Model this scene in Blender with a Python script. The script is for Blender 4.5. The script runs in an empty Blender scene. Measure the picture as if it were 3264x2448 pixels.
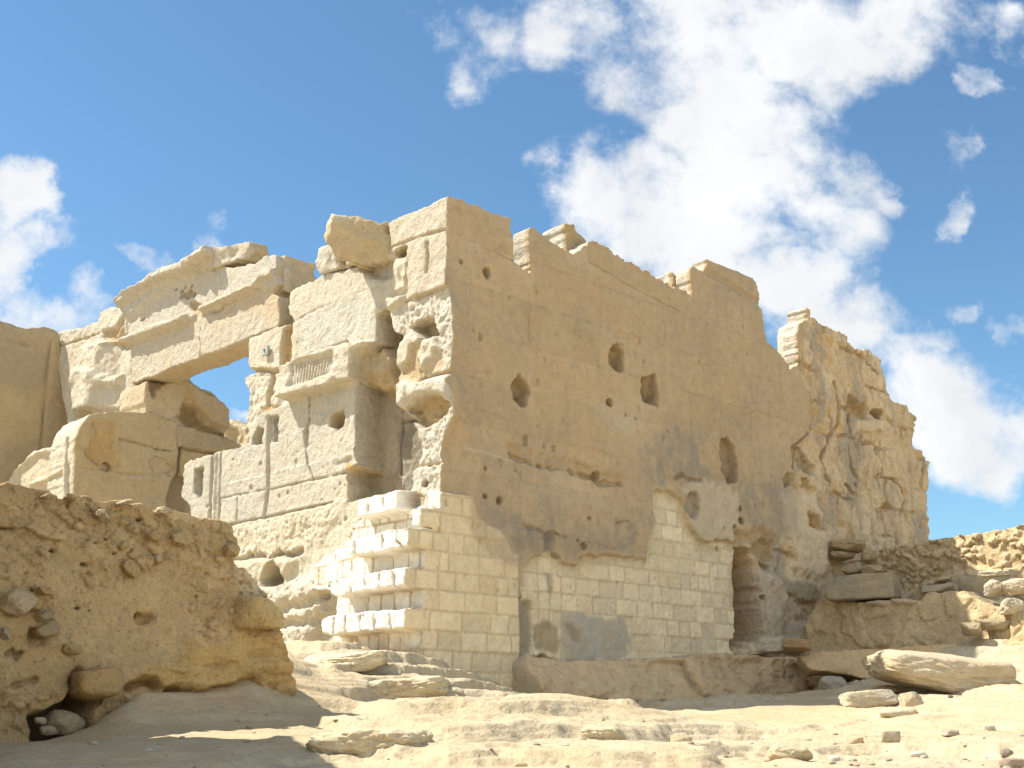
SUN_E, SKY_E, EXPO = 4.2, .085, .95
CLOUD_B = (.47, .55)
QUAL = True
CLOUDS = [(1720, 50, 420, 150, 1), (1900, 90, 180, 110, .85), (1480, 130, 260, 150, .85), (1060, 70, 130, 120, .6), (1000, 160, 70, 80, .5), (1230, 50, 190, 100, .62),
  (1580, 260, 230, 150, 1), (1400, 410, 210, 140, 1), (1570, 400, 220, 170, 1), (1500, 520, 300, 100, 1), (1270, 420, 90, 110, .85), (1790, 360, 120, 80, .6), (1870, 410, 80, 40, .5),
  (1720, 600, 140, 110, .8), (1820, 710, 150, 95, .8), (1930, 780, 150, 80, .7), (2080, 930, 190, 140, 1), (2190, 980, 140, 130, 1), (1960, 880, 130, 120, .9), (2150, 1040, 170, 50, .75), (1780, 480, 130, 90, .6),
  (2085, 685, 55, 45, .58), (2105, 340, 60, 70, .46), (2150, 160, 45, 45, .40), (2195, 50, 50, 70, .5), (2050, 470, 50, 35, .38), (2185, 740, 40, 60, .42),
  (35, 440, 90, 110, 1), (30, 540, 120, 80, .9), (0, 620, 60, 80, .65), (90, 700, 180, 50, .66), (180, 680, 100, 50, .5), (390, 560, 90, 45, .43), (455, 465, 60, 40, .41), (310, 545, 70, 30, .40), (510, 890, 30, 25, .6), (420, 495, 30, 25, .42)]
import bpy, math
import numpy as np
f32 = np.float32
rng = np.random.default_rng(11)

# ------------------------------------------------------------------ noise
LAT = rng.random((64, 64, 64)).astype(f32)
def vn(x, y, z, seed=0):
    x = np.asarray(x, f32) + seed * 7.31; y = np.asarray(y, f32) + seed * 3.77; z = np.asarray(z, f32) + seed * 5.13
    xi = np.floor(x); yi = np.floor(y); zi = np.floor(z)
    u = x - xi; v = y - yi; w = z - zi
    u = u * u * (3 - 2 * u); v = v * v * (3 - 2 * v); w = w * w * (3 - 2 * w)
    xi = xi.astype(np.int32) & 63; yi = yi.astype(np.int32) & 63; zi = zi.astype(np.int32) & 63
    x1 = (xi + 1) & 63; y1 = (yi + 1) & 63; z1 = (zi + 1) & 63
    a = LAT[xi, yi, zi] * (1 - u) + LAT[x1, yi, zi] * u
    b = LAT[xi, y1, zi] * (1 - u) + LAT[x1, y1, zi] * u
    c = LAT[xi, yi, z1] * (1 - u) + LAT[x1, yi, z1] * u
    d = LAT[xi, y1, z1] * (1 - u) + LAT[x1, y1, z1] * u
    a = a * (1 - v) + b * v
    c = c * (1 - v) + d * v
    return (a * (1 - w) + c * w) * 2 - 1
def fbm(x, y, z, oc=4, seed=0, gain=.5, lac=2.03):
    s = 0; a = 1; t = 0
    for i in range(oc):
        s = s + a * vn(x, y, z, seed + i * 1.7); t += a
        x = x * lac; y = y * lac; z = z * lac; a *= gain
    return s / t
def ss(e0, e1, x):
    t = np.clip((x - e0) / (e1 - e0), 0, 1)
    return t * t * (3 - 2 * t)
def worley2(x, y, seed=0):
    """distance to nearest and second nearest feature point, id value"""
    xi = np.floor(x).astype(np.int32); yi = np.floor(y).astype(np.int32)
    d1 = np.full(x.shape, 9., f32); d2 = np.full(x.shape, 9., f32); idv = np.zeros(x.shape, f32)
    for i in (-1, 0, 1):
        for j in (-1, 0, 1):
            cx = xi + i; cy = yi + j
            rx = LAT[cx & 63, cy & 63, seed & 63]; ry = LAT[cx & 63, cy & 63, (seed + 7) & 63]
            d = np.hypot(cx + rx - x, cy + ry - y).astype(f32)
            nv = LAT[cx & 63, cy & 63, (seed + 13) & 63]
            closer = d < d1
            d2 = np.where(closer, d1, np.minimum(d2, d)); idv = np.where(closer, nv, idv); d1 = np.where(closer, d, d1)
    return d1, d2, idv

# ------------------------------------------------------------------ camera model and survey helpers
EZ = 1.55                                   # eye height over the ground under the camera
F, CX, CY, HOR = 3841., 1632., 1224., 2272. # focal length, centre and horizon row of the photograph (pixels)
PIT = math.atan((HOR - CY) / F); cp, sp = math.cos(PIT), math.sin(PIT)
ZO = dict(s=(0, 0, 1), D=(0, 0, 1.47559), z1=(0, 700, .40687), z2=(700, 550, .40687), z3=(1300, 550, .40687), z4=(2100, 700, .40687),
          z5=(0, 1350, .40687), z6=(700, 1200, .40687), z7=(1500, 1200, .40687), z8=(2300, 1400, .43580),
          w1=(0, 1848, .36166), w2=(700, 1748, .42198), w3=(1500, 1748, .42198), w4=(2331, 1748, .42198), x1=(1000, 1500, .22604),
          p1=(780, 1040, .09946), q1=(3000, 2200, .11935))
def P(k, *v):
    ox, oy, sc = ZO[k]
    a = np.array(v, float).reshape(-1, 2)
    return a * sc + (ox, oy)
def PP(*segs):
    return np.vstack([P(s[0], *s[1:]) for s in segs])
def ray(p):
    p = np.asarray(p, float)
    xc = (p[..., 0] - CX) / F; yc = (CY - p[..., 1]) / F
    fw = cp - sp * yc
    return xc / fw, (sp + cp * yc) / fw
Y0 = 11.
R = np.array((.719, .695)); R /= np.linalg.norm(R)
L = np.array((-R[1], R[0]))
C = np.array((-.0565 * Y0, Y0))
class Pl:
    """vertical plane: origin O (xy), horizontal direction D; survey point -> (s, z)"""
    def __init__(s, O, D): s.O = np.array(O, float); s.D = np.array(D, float)
    def __call__(s, pts):
        r, sl = ray(pts)
        t = (r * s.O[1] - s.O[0]) / (s.D[0] - r * s.D[1])
        return np.stack([t, EZ + sl * (s.O[1] + t * s.D[1])], -1)
def plL(e=0.): return Pl(C - e * R, L)
def plR(d=0.): return Pl(C - d * L, R)
def at(p, y):
    r, sl = ray(p)
    return np.stack([r * y, np.full_like(r, y) if np.ndim(r) else y, EZ + sl * y], -1)

# ------------------------------------------------------------------ 2-D relief maps
def sdpoly(X, Y, pts):
    pts = np.asarray(pts, float)
    d = np.full(X.shape, 1e9); ins = np.zeros(X.shape, bool)
    n = len(pts)
    for i in range(n):
        ax, ay = pts[i]; bx, by = pts[(i + 1) % n]
        ex, ey = bx - ax, by - ay
        wx, wy = X - ax, Y - ay
        t = np.clip((wx * ex + wy * ey) / max(ex * ex + ey * ey, 1e-12), 0, 1)
        d = np.minimum(d, (wx - t * ex) ** 2 + (wy - t * ey) ** 2)
        if ay != by:
            c = (ay > Y) != (by > Y)
            ins ^= c & (X < (bx - ax) * (Y - ay) / (by - ay) + ax)
    d = np.sqrt(d)
    return np.where(ins, -d, d).astype(f32)
def sdline(X, Y, pts):
    d = np.full(X.shape, 1e9)
    for i in range(len(pts) - 1):
        ax, ay = pts[i]; ex, ey = pts[i + 1] - pts[i]
        wx, wy = X - ax, Y - ay
        t = np.clip((wx * ex + wy * ey) / max(ex * ex + ey * ey, 1e-12), 0, 1)
        d = np.minimum(d, (wx - t * ex) ** 2 + (wy - t * ey) ** 2)
    return np.sqrt(d).astype(f32)
class Map:
    def __init__(m, pl, s0, s1, z0, z1, res, col, seed=0):
        m.pl = pl; m.s0 = s0; m.z0 = z0; m.res = res; m.seed = seed
        m.s = np.arange(s0, s1, res); m.z = np.arange(z0, z1, res)
        m.X, m.Z = np.meshgrid(m.s, m.z, indexing='ij'); m.X = m.X.astype(f32); m.Z = m.Z.astype(f32)
        m.H = np.zeros(m.X.shape, f32); m.C = np.empty(m.X.shape + (3,), f32); m.C[:] = col
        m.I = np.zeros(m.X.shape, np.uint8)
        m.w1 = fbm(m.X * 3, m.Z * 3, 0 * m.X + seed, 3, seed)
        m.w2 = fbm(m.X * 13, m.Z * 13, 0 * m.X + seed + 9.5, 3, seed + 3)
    def win(m, pts, mar):
        lo = pts.min(0) - mar; hi = pts.max(0) + mar
        i0 = max(0, int((lo[0] - m.s0) / m.res)); i1 = min(len(m.s), int((hi[0] - m.s0) / m.res) + 2)
        j0 = max(0, int((lo[1] - m.z0) / m.res)); j1 = min(len(m.z), int((hi[1] - m.z0) / m.res) + 2)
        return slice(i0, max(i1, i0)), slice(j0, max(j1, j0))
    def mask(m, S, e=None, soft=.02, rag=.02, raw=False):
        pts = S if raw else (m.pl if e is None else e)(S)
        w = m.win(pts, soft + rag * 2 + .02)
        d = sdpoly(m.X[w], m.Z[w], pts) + rag * (m.w2[w] * 1.2 + m.w1[w] * .8)
        return w, ss(soft, -soft, d), d
    def add(m, S, dh, col=None, mix=1., soft=.02, rag=.02, e=None, I=None, raw=False):
        w, k, d = m.mask(S, e, soft, rag, raw)
        m.H[w] += dh * k
        m.paint(w, k * mix, col)
        if I is not None: m.I[w] = np.where(d < 0, I, m.I[w])
    def put(m, S, h, col=None, mix=1., soft=.02, rag=.02, rough=0., freq=5, e=None, I=None, raw=False):
        w, k, d = m.mask(S, e, soft, rag, raw)
        t = h + (rough * fbm(m.X[w] * freq, m.Z[w] * freq, m.X[w] * 0 + 3.3, 4, m.seed + 5) if rough else 0)
        m.H[w] = m.H[w] * (1 - k) + t * k
        m.paint(w, k * mix, col)
        if I is not None: m.I[w] = np.where(d < 0, I, m.I[w])
    def paint(m, w, k, col):
        if col is None: return
        m.C[w] = m.C[w] * (1 - k[..., None]) + np.array(col, f32) * k[..., None]
    def line(m, S, wd, dh, col=None, mix=.8, soft=None, rag=.006, e=None, raw=False):
        pts = S if raw else (m.pl if e is None else e)(S)
        soft = soft or wd * .6
        w = m.win(pts, wd + soft + .05)
        if m.X[w].size == 0: return
        d = sdline(m.X[w], m.Z[w], pts) + rag * (m.w2[w] * 1.3 + m.w1[w])
        k = ss(wd * .5 + soft * .5, wd * .5 - soft * .5, d)
        m.H[w] += dh * k
        m.paint(w, k * mix, col)
    def pit(m, k_, cx, cy, rx, ry, dep, col=None, mix=.7, p=1., rag=.25, e=None):
        pl = m.pl if e is None else e
        q = pl(P(k_, cx, cy, cx + rx, cy, cx, cy + ry))
        c = q[0]; ax = abs(q[1][0] - c[0]) + 1e-4; az = abs(q[2][1] - c[1]) + 1e-4
        m.pitm(c, ax, az, dep, col, mix, p, rag)
    def pitm(m, c, ax, az, dep, col=None, mix=.7, p=1., rag=.25):
        w = m.win(np.array([[c[0] - ax, c[1] - az], [c[0] + ax, c[1] + az]]), .3 * max(ax, az))
        if m.X[w].size == 0: return
        d = np.hypot((m.X[w] - c[0]) / ax, (m.Z[w] - c[1]) / az) + rag * (m.w2[w] + .5 * m.w1[w])
        k = ss(1.1, .55, d) ** p
        m.H[w] -= dep * k
        m.paint(w, ss(1.1, .8, d) * mix, col)
    def mottle(m, cols, fr, amt, st=1., seed=0, lo=-.1, hi=.5, w=None):
        w = w or (slice(None), slice(None))
        k = ss(lo, hi, fbm(m.X[w] * fr, m.Z[w] * fr / st, m.X[w] * 0 + 1.5, 5, m.seed + seed, .6)) * amt
        m.paint(w, k, cols)
    def sample(m, A, s, z):
        i = np.clip((s - m.s0) / m.res, 0, len(m.s) - 1.001); j = np.clip((z - m.z0) / m.res, 0, len(m.z) - 1.001)
        i0 = i.astype(int); j0 = j.astype(int); u = (i - i0); v = (j - j0)
        if A.ndim == 3: u = u[..., None]; v = v[..., None]
        return (A[i0, j0] * (1 - u) + A[i0 + 1, j0] * u) * (1 - v) + (A[i0, j0 + 1] * (1 - u) + A[i0 + 1, j0 + 1] * u) * v
    def near(m, A, s, z):
        i = np.clip(np.round((s - m.s0) / m.res).astype(int), 0, len(m.s) - 1); j = np.clip(np.round((z - m.z0) / m.res).astype(int), 0, len(m.z) - 1)
        return A[i, j]
    def bricks(m, K, zref, pitch, wm, hb, hm, cb, cm, seed=1, I=None, w=None, mort=.011, jit=.5):
        """coursed small blocks inside mask K (full window w)"""
        X, Z = m.X[w], m.Z[w]
        rr = np.random.default_rng(seed)
        zz = (Z - zref) / pitch + .05 * m.w1[w]
        row = np.floor(zz).astype(int); v = zz - row
        d = np.minimum(v, 1 - v) * pitch
        bid = np.zeros(X.shape, int)
        xs = X + .012 * m.w1[w] * 2
        for r in np.unique(row):
            q = row == r
            b = [m.s0 - 1.]
            while b[-1] < m.s[-1] + 1: b.append(b[-1] + wm * (1 + jit * (rr.random() - .5) * 2) * (.55 if rr.random() < .14 else 1))
            b = np.array(b)
            x = xs[q]; k = np.searchsorted(b, x) - 1
            d[q] = np.minimum(d[q], np.minimum(x - b[k], b[k + 1] - x))
            bid[q] = k * 131 + r * 17 + 5000
        t = LAT[(bid * 7) & 63, (bid * 13) & 63, (bid // 7) & 63]
        t2 = LAT[(bid * 11) & 63, (bid * 5) & 63, (bid // 3) & 63]
        rough = .5 * m.w2[w] + fbm(X * 30, Z * 30, X * 0, 2, seed)
        k = ss(mort * .55, mort * 1.5, d + .005 * rough + .012 * (t2 - .6) * (t2 > .6) * 2)
        hh = hb + .012 * (t - .5) + .006 * rough - .004
        h = hm + .004 * rough + (hh - hm) * k
        sm = ss(.62, .8, fbm(X * 2.2, Z * 2.2, X * 0 + 8, 3, seed + 2) + .5)[..., None] * .55     # mortar smeared over the faces
        tint = (.86 + .22 * t + .05 * rough)[..., None]
        col = np.array(cb, f32) * tint * (1 - sm) + np.array(cm, f32) * 1.12 * sm
        col = col * k[..., None] + np.array(cm, f32) * (.94 + .14 * m.w2[w])[..., None] * (1 - k[..., None])
        m.H[w] = m.H[w] * (1 - K) + h * K
        m.C[w] = m.C[w] * (1 - K[..., None]) + col * K[..., None]
        if I is not None: m.I[w] = np.where(K > .5, I, m.I[w])

# ------------------------------------------------------------------ surface nets
def mesh_field(fn, lo, hi, v, hit=None, B=48, noise=None):
    """fn(x1, y1, z1) on 1-D axes -> 3-D field; returns verts (in field coords), quads"""
    lo = np.array(lo, float); n = np.ceil((np.array(hi) - lo) / v).astype(int)
    NY = np.int64(n[1] + 2); NZ = np.int64(n[2] + 2)
    V, ID, Q = [], [], []
    for i0 in range(0, n[0], B):
        for j0 in range(0, n[1], B):
            for k0 in range(0, n[2], B):
                i1, j1, k1 = min(i0 + B, n[0]), min(j0 + B, n[1]), min(k0 + B, n[2])
                blo = lo + v * np.array((i0, j0, k0)); bhi = lo + v * np.array((i1, j1, k1))
                if hit is not None and not hit(blo, bhi): continue
                x = (lo[0] + v * np.arange(i0, i1 + 1)).astype(f32); y = (lo[1] + v * np.arange(j0, j1 + 1)).astype(f32); z = (lo[2] + v * np.arange(k0, k1 + 1)).astype(f32)
                f = fn(x, y, z)
                if f.min() > .1 or f.max() < -.1: continue
                if noise is not None:
                    nb = np.nonzero(np.abs(f) < .08)
                    if len(nb[0]): f[nb] += noise(x[nb[0]], y[nb[1]], z[nb[2]])
                s = f < 0
                c = s[:-1, :-1, :-1].astype(np.uint8)
                for dx, dy, dz in ((1, 0, 0), (0, 1, 0), (0, 0, 1), (1, 1, 0), (1, 0, 1), (0, 1, 1), (1, 1, 1)):
                    c += s[dx:s.shape[0] - 1 + dx, dy:s.shape[1] - 1 + dy, dz:s.shape[2] - 1 + dz]
                act = np.nonzero((c > 0) & (c < 8))
                if len(act[0]) == 0: continue
                I, J, K = act
                acc = np.zeros((len(I), 3)); cnt = np.zeros(len(I))
                for ax in range(3):
                    o = [a for a in range(3) if a != ax]
                    for p in (0, 1):
                        for q in (0, 1):
                            d0 = [0, 0, 0]; d0[o[0]] = p; d0[o[1]] = q
                            d1 = list(d0); d1[ax] = 1
                            fa = f[I + d0[0], J + d0[1], K + d0[2]]; fb = f[I + d1[0], J + d1[1], K + d1[2]]
                            cr = (fa < 0) != (fb < 0)
                            t = np.where(cr, fa / np.where(cr, fa - fb, 1), 0)
                            for a in range(3):
                                acc[:, a] += np.where(cr, (t if a == ax else d0[a]), 0)
                            cnt += cr
                acc /= np.maximum(cnt, 1)[:, None]
                gi = np.stack([I + i0, J + j0, K + k0], 1).astype(np.int64)
                V.append(lo + v * (gi + acc)); ID.append((gi[:, 0] * NY + gi[:, 1]) * NZ + gi[:, 2])
                for ax in range(3):
                    o = [a for a in range(3) if a != ax]
                    d1 = [0, 0, 0]; d1[ax] = 1
                    fa = s[I, J, K]; fb = s[I + d1[0], J + d1[1], K + d1[2]]
                    e = np.nonzero((fa != fb) & (gi[:, o[0]] > 0) & (gi[:, o[1]] > 0))[0]
                    st = [NY * NZ, NZ, np.int64(1)]
                    b = (gi[e, 0] * NY + gi[e, 1]) * NZ + gi[e, 2]
                    q = np.stack([b, b - st[o[0]], b - st[o[0]] - st[o[1]], b - st[o[1]]], 1)
                    fl = fa[e] if ax != 1 else ~fa[e]
                    q = np.where(fl[:, None], q, q[:, ::-1])
                    Q.append(q)
    if not V: return np.zeros((0, 3)), np.zeros((0, 4), int)
    V = np.vstack(V); ID = np.concatenate(ID); Q = np.vstack(Q)
    od = np.argsort(ID); ids = ID[od]
    pos = np.searchsorted(ids, Q); pos = np.minimum(pos, len(ids) - 1)
    ok = (ids[pos] == Q).all(1)
    return V, od[pos[ok]]

# ------------------------------------------------------------------ objects
SC = bpy.context.scene
COL = SC.collection
def link(o, parent=None):
    COL.objects.link(o)
    if parent is not None: o.parent = parent
    return o
def org(o):
    p = np.zeros(3)
    while o is not None: p = p + np.array(o.location); o = o.parent
    return p
def empty(name, loc, label, cat, group=None):
    o = bpy.data.objects.new(name, None); o.location = loc; o.empty_display_size = .3
    link(o); o['label'] = label; o['category'] = cat
    if group: o['group'] = group
    return o
def tag(o, label, cat, group=None):
    o['label'] = label; o['category'] = cat
    if group: o['group'] = group
    return o
def build(name, V, Q, col, mat, parent=None, loc=None, label=None, smooth=True):
    me = bpy.data.meshes.new(name)
    base = np.array(loc, float) if loc is not None else np.zeros(3)
    off = base + (org(parent) if parent is not None else 0)
    V = np.asarray(V, float) - off
    Q = np.asarray(Q); k = Q.shape[1]
    me.vertices.add(len(V)); me.vertices.foreach_set('co', V.astype(f32).ravel())
    me.loops.add(Q.size); me.loops.foreach_set('vertex_index', Q.astype(np.int32).ravel())
    me.polygons.add(len(Q)); me.polygons.foreach_set('loop_start', np.arange(0, Q.size, k, dtype=np.int32))
    me.update(calc_edges=True)
    if smooth: me.polygons.foreach_set('use_smooth', np.ones(len(Q), bool))
    if col is not None:
        at_ = me.color_attributes.new('Col', 'FLOAT_COLOR', 'POINT')
        c4 = np.ones((len(V), 4), f32); c4[:, :3] = np.clip(col, .01, .9)
        at_.data.foreach_set('color', c4.ravel())
    me.materials.append(mat)
    me.validate()
    o = bpy.data.objects.new(name, me); o.location = base
    if label: o['label'] = label
    return link(o, parent)
def submesh(V, Q, col, keep):
    q = Q[keep]; u, inv = np.unique(q, return_inverse=True)
    return V[u], inv.reshape(q.shape), (col[u] if col is not None else None)

# ------------------------------------------------------------------ materials
def stone_mat(name, bump=.5, fine=70., var=.16, rough=.92, dist=.012, pits=.5, mid=2.2, speck=.3):
    m = bpy.data.materials.new(name); m.use_nodes = True
    n = m.node_tree.nodes; l = m.node_tree.links
    b = n['Principled BSDF']; b.inputs['Roughness'].default_value = rough
    b.inputs['Specular IOR Level'].default_value = .12
    a = n.new('ShaderNodeVertexColor'); a.layer_name = 'Col'
    tc = n.new('ShaderNodeNewGeometry')
    n1 = n.new('ShaderNodeTexNoise'); n1.inputs['Scale'].default_value = fine; n1.inputs['Detail'].default_value = 5; n1.inputs['Roughness'].default_value = .68
    n2 = n.new('ShaderNodeTexNoise'); n2.inputs['Scale'].default_value = fine * .16; n2.inputs['Detail'].default_value = 4
    for q in (n1, n2): l.new(tc.outputs['Position'], q.inputs['Vector'])
    mr = n.new('ShaderNodeMapRange'); mr.inputs[1].default_value = .25; mr.inputs[2].default_value = .75
    mr.inputs[3].default_value = 1 - var; mr.inputs[4].default_value = 1 + var
    mx = n.new('ShaderNodeMath'); mx.operation = 'MULTIPLY_ADD'; mx.inputs[1].default_value = .55
    l.new(n1.outputs[0], mx.inputs[0])
    m2 = n.new('ShaderNodeMath'); m2.operation = 'MULTIPLY'; m2.inputs[1].default_value = .45
    l.new(n2.outputs[0], m2.inputs[0]); l.new(m2.outputs[0], mx.inputs[2]); l.new(mx.outputs[0], mr.inputs[0])
    vm = n.new('ShaderNodeVectorMath'); vm.operation = 'SCALE'
    # small dark pits and pale specks of the stone itself
    n4 = n.new('ShaderNodeTexNoise'); n4.inputs['Scale'].default_value = 34; n4.inputs['Detail'].default_value = 6; n4.inputs['Roughness'].default_value = .72
    l.new(tc.outputs['Position'], n4.inputs['Vector'])
    r4 = n.new('ShaderNodeMapRange'); r4.interpolation_type = 'SMOOTHSTEP'; r4.inputs[1].default_value = .33; r4.inputs[2].default_value = .46; r4.inputs[3].default_value = 1 - speck; r4.inputs[4].default_value = 1
    l.new(n4.outputs[0], r4.inputs[0])
    sc4 = n.new('ShaderNodeMath'); sc4.operation = 'MULTIPLY'; l.new(mr.outputs[0], sc4.inputs[0]); l.new(r4.outputs[0], sc4.inputs[1])
    l.new(a.outputs[0], vm.inputs[0]); l.new(sc4.outputs[0], vm.inputs['Scale'])
    l.new(vm.outputs[0], b.inputs['Base Color'])
    vo = n.new('ShaderNodeTexVoronoi'); vo.inputs['Scale'].default_value = fine * .45
    l.new(tc.outputs['Position'], vo.inputs['Vector'])
    v2 = n.new('ShaderNodeMapRange'); v2.inputs[1].default_value = .0; v2.inputs[2].default_value = .4; v2.inputs[3].default_value = -pits; v2.inputs[4].default_value = 0
    l.new(vo.outputs[0], v2.inputs[0])
    ad = n.new('ShaderNodeMath'); ad.operation = 'MULTIPLY_ADD'; ad.inputs[1].default_value = .6
    l.new(v2.outputs[0], ad.inputs[0]); l.new(mx.outputs[0], ad.inputs[2])
    n3 = n.new('ShaderNodeTexNoise'); n3.inputs['Scale'].default_value = 19; n3.inputs['Detail'].default_value = 9; n3.inputs['Roughness'].default_value = .68
    l.new(tc.outputs['Position'], n3.inputs['Vector'])
    a3 = n.new('ShaderNodeMath'); a3.operation = 'MULTIPLY_ADD'; a3.inputs[1].default_value = mid
    l.new(n3.outputs[0], a3.inputs[0]); l.new(ad.outputs[0], a3.inputs[2])
    bp = n.new('ShaderNodeBump'); bp.inputs['Strength'].default_value = bump; bp.inputs['Distance'].default_value = dist * 2
    l.new(a3.outputs[0], bp.inputs['Height']); l.new(bp.outputs[0], b.inputs['Normal'])
    return m
M_LIME = stone_mat('weathered_limestone', .75, 70, .2, mid=2.6, speck=.32)
M_SMOOTH = stone_mat('dressed_limestone', .7, 60, .17, mid=1.7, speck=.15)
M_RUBBLE = stone_mat('rubble_masonry', .9, 50, .24, mid=2.6, speck=.4)
M_ROCK = stone_mat('bedrock', .55, 45, .17, dist=.014, mid=2.0, speck=.22)
M_CHIP = stone_mat('loose_stone', .6, 80, .2)
# ================================================================== TEMPLE: relief maps
CH = (.64, .565, .42)      # pale broken limestone
GW = (.55, .505, .40)     # grey weathered skin
TAN = (.525, .39, .235)   # brown weathered side wall
OCH = (.53, .37, .17)      # fresh ochre breaks
BRK = (.83, .77, .65)      # cream block facing, whitened for the sunlit face
MOR = (.52, .405, .26)    # tan mortar
DRK = (.20, .165, .115)    # dark crust
CEM = (.50, .435, .325)    # cement
WHT = (.55, .45, .31)
Mp = Map(plL(0), -.7, 6.3, 1.2, 6.9, .01, CH, 1)           # entrance face
Mr = Map(plR(0), -.7, 10.2, 1.2, 7.1, .01, TAN, 2)         # side face

# ---------------- entrance face
m = Mp
m.H += .009 * m.w1 + .009 * m.w2 - .020 * np.abs(fbm(m.X * 13, m.Z * 13, m.X * 0, 5, 33, .65)) * (1 + m.w1)
m.mottle((.55, .45, .31), 1.3, .55, 1.2, 1)
m.mottle(GW, .9, .6, 1., 2, .0, .4)
rg = fbm(m.X * 7, m.Z * 7, m.X * 0, 5, 31, .6)
m.add(P('z2', 550, 935, 820, 800, 1090, 740, 1340, 900, 1240, 1100, 1230, 1330, 880, 1400, 540, 1530, 560, 1190), .01, None, 0, .015, .012)
m.put(P('z2', 1330, 395, 1480, 320, 1640, 265, 1800, 185, 1815, 890, 1480, 1000, 1480, 600, 1370, 640), .03, (.58, .505, .39), .6, .02, .012, .02, 5)
m.put(P('z2', 560, 940, 820, 800, 1090, 740, 1240, 860, 1240, 1090, 1000, 1240, 600, 1330), .02, (.59, .53, .42), .6, .02, .01, .008, 5)
m.put(P('z2', 640, 1130, 1100, 960, 1230, 1100, 1230, 1330, 880, 1400, 620, 1480), .015, (.56, .525, .44), .6, .03, .012, .010, 6)
m.line(P('z2', 590, 1170, 760, 1080, 1000, 985, 1240, 890), .012, -.012, None, 0, None, .01)
m.line(P('z2', 1345, 590, 1480, 545, 1600, 500, 1815, 445), .014, -.025, OCH, .3, None, .01)
m.line(P('z2', 1380, 1050, 1480, 1000, 1620, 955, 1815, 885), .022, -.04, OCH, .4, None, .014)
m.line(P('z2', 1640, 560, 1650, 650, 1635, 780), .035, -.04, OCH, .4)
m.line(P('z2', 1480, 600, 1470, 800, 1465, 960), .03, -.04, OCH, .3)
# broken column zone below the projecting boulder
m.put(P('z2', 1110, 740, 1370, 660, 1470, 700, 1470, 940, 1430, 1060, 1260, 1050, 1260, 850, 1150, 800), -.03, CH, .5, .04, .03, .06, 6)
m.put(P('z2', 1130, 740, 1370, 680, 1340, 800, 1260, 840, 1170, 800), -.09, (.44, .39, .3), .7, .02, .02)  # boulder's shade painted in as a grey patch
m.put(P('z2', 1345, 760, 1390, 640, 1470, 690, 1460, 900, 1400, 940, 1340, 900), .0, CH, .8, .025, .02, .05, 8)
m.pit('z2', 1430, 625, 55, 38, .2, (.40, .33, .22))
m.put(P('z2', 1330, 990, 1460, 960, 1440, 1040, 1340, 1080), .05, CH, .8, .03, .03, .04, 8)
# strip right of the recess (rough, broken)
strip = PP(('z2', 1370, 1080, 1815, 900, 1835, 1000, 1800, 1050, 1850, 1200, 1815, 1660), ('z6', 1815, 180, 1840, 400, 1770, 520, 1735, 600, 1690, 890, 1480, 880, 1510, 420, 1400, 270, 1405, 0))
w, k, d = m.mask(strip, None, .05, .02); m.H[w] += k * (.03 * fbm(m.X[w] * 8, m.Z[w] * 8, m.X[w] * 0, 5, 41, .65) - .06 * np.abs(fbm(m.X[w] * 13, m.Z[w] * 13, m.X[w] * 0, 5, 42, .62))); m.paint(w, k * .75, (.63, .57, .46))
m.put(P('z2', 1480, 1210, 1550, 1160, 1670, 1140, 1700, 1270, 1600, 1310, 1540, 1260), -.22, (.45, .34, .2), .7, .02, .02, .03)
m.line(P('z2', 1580, 1290, 1560, 1450, 1570, 1560, 1600, 1640), .06, -.16, OCH, .6)
m.put(P('z2', 1410, 1340, 1470, 1290, 1560, 1300, 1570, 1600, 1520, 1650, 1420, 1600, 1390, 1480), .04, (.60, .52, .38), .8, .05, .02, .02, 6)
m.put(P('z2', 1500, 1330, 1575, 1340, 1560, 1640, 1430, 1620, 1400, 1570, 1500, 1470), -.02, OCH, .7, .04, .02)
m.put(P('z2', 1600, 1300, 1690, 1280, 1720, 1420, 1690, 1540, 1590, 1580, 1560, 1450), .04, CH, .6, .05, .03, .04, 8)
m.put(P('z2', 1700, 1400, 1760, 1440, 1740, 1540, 1580, 1600, 1640, 1500), -.02, OCH, .5, .05, .03)
m.line(P('z2', 1560, 1640, 1680, 1590, 1815, 1548), .03, -.05, OCH, .5)
m.put(P('z6', 1400, 60, 1520, 50, 1820, 10, 1815, 180, 1700, 130, 1560, 150, 1460, 230, 1400, 270), .06, (.62, .56, .45), .6, .04, .02, .03, 6)
m.put(P('z6', 1465, 240, 1540, 180, 1630, 140, 1730, 150, 1785, 210, 1760, 285, 1680, 350, 1580, 400, 1490, 330), -.15, OCH, .85, .02, .02, .03, 6)
m.put(P('z6', 1540, 290, 1680, 300, 1660, 350, 1560, 340), -.12, (.56, .42, .22), .8, .03, .02, .03, 9)
m.line(P('z6', 1505, 712, 1600, 700, 1730, 672), .02, -.025, OCH, .4)
m.pit('z6', 1600, 840, 22, 28, .1, OCH)
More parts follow.
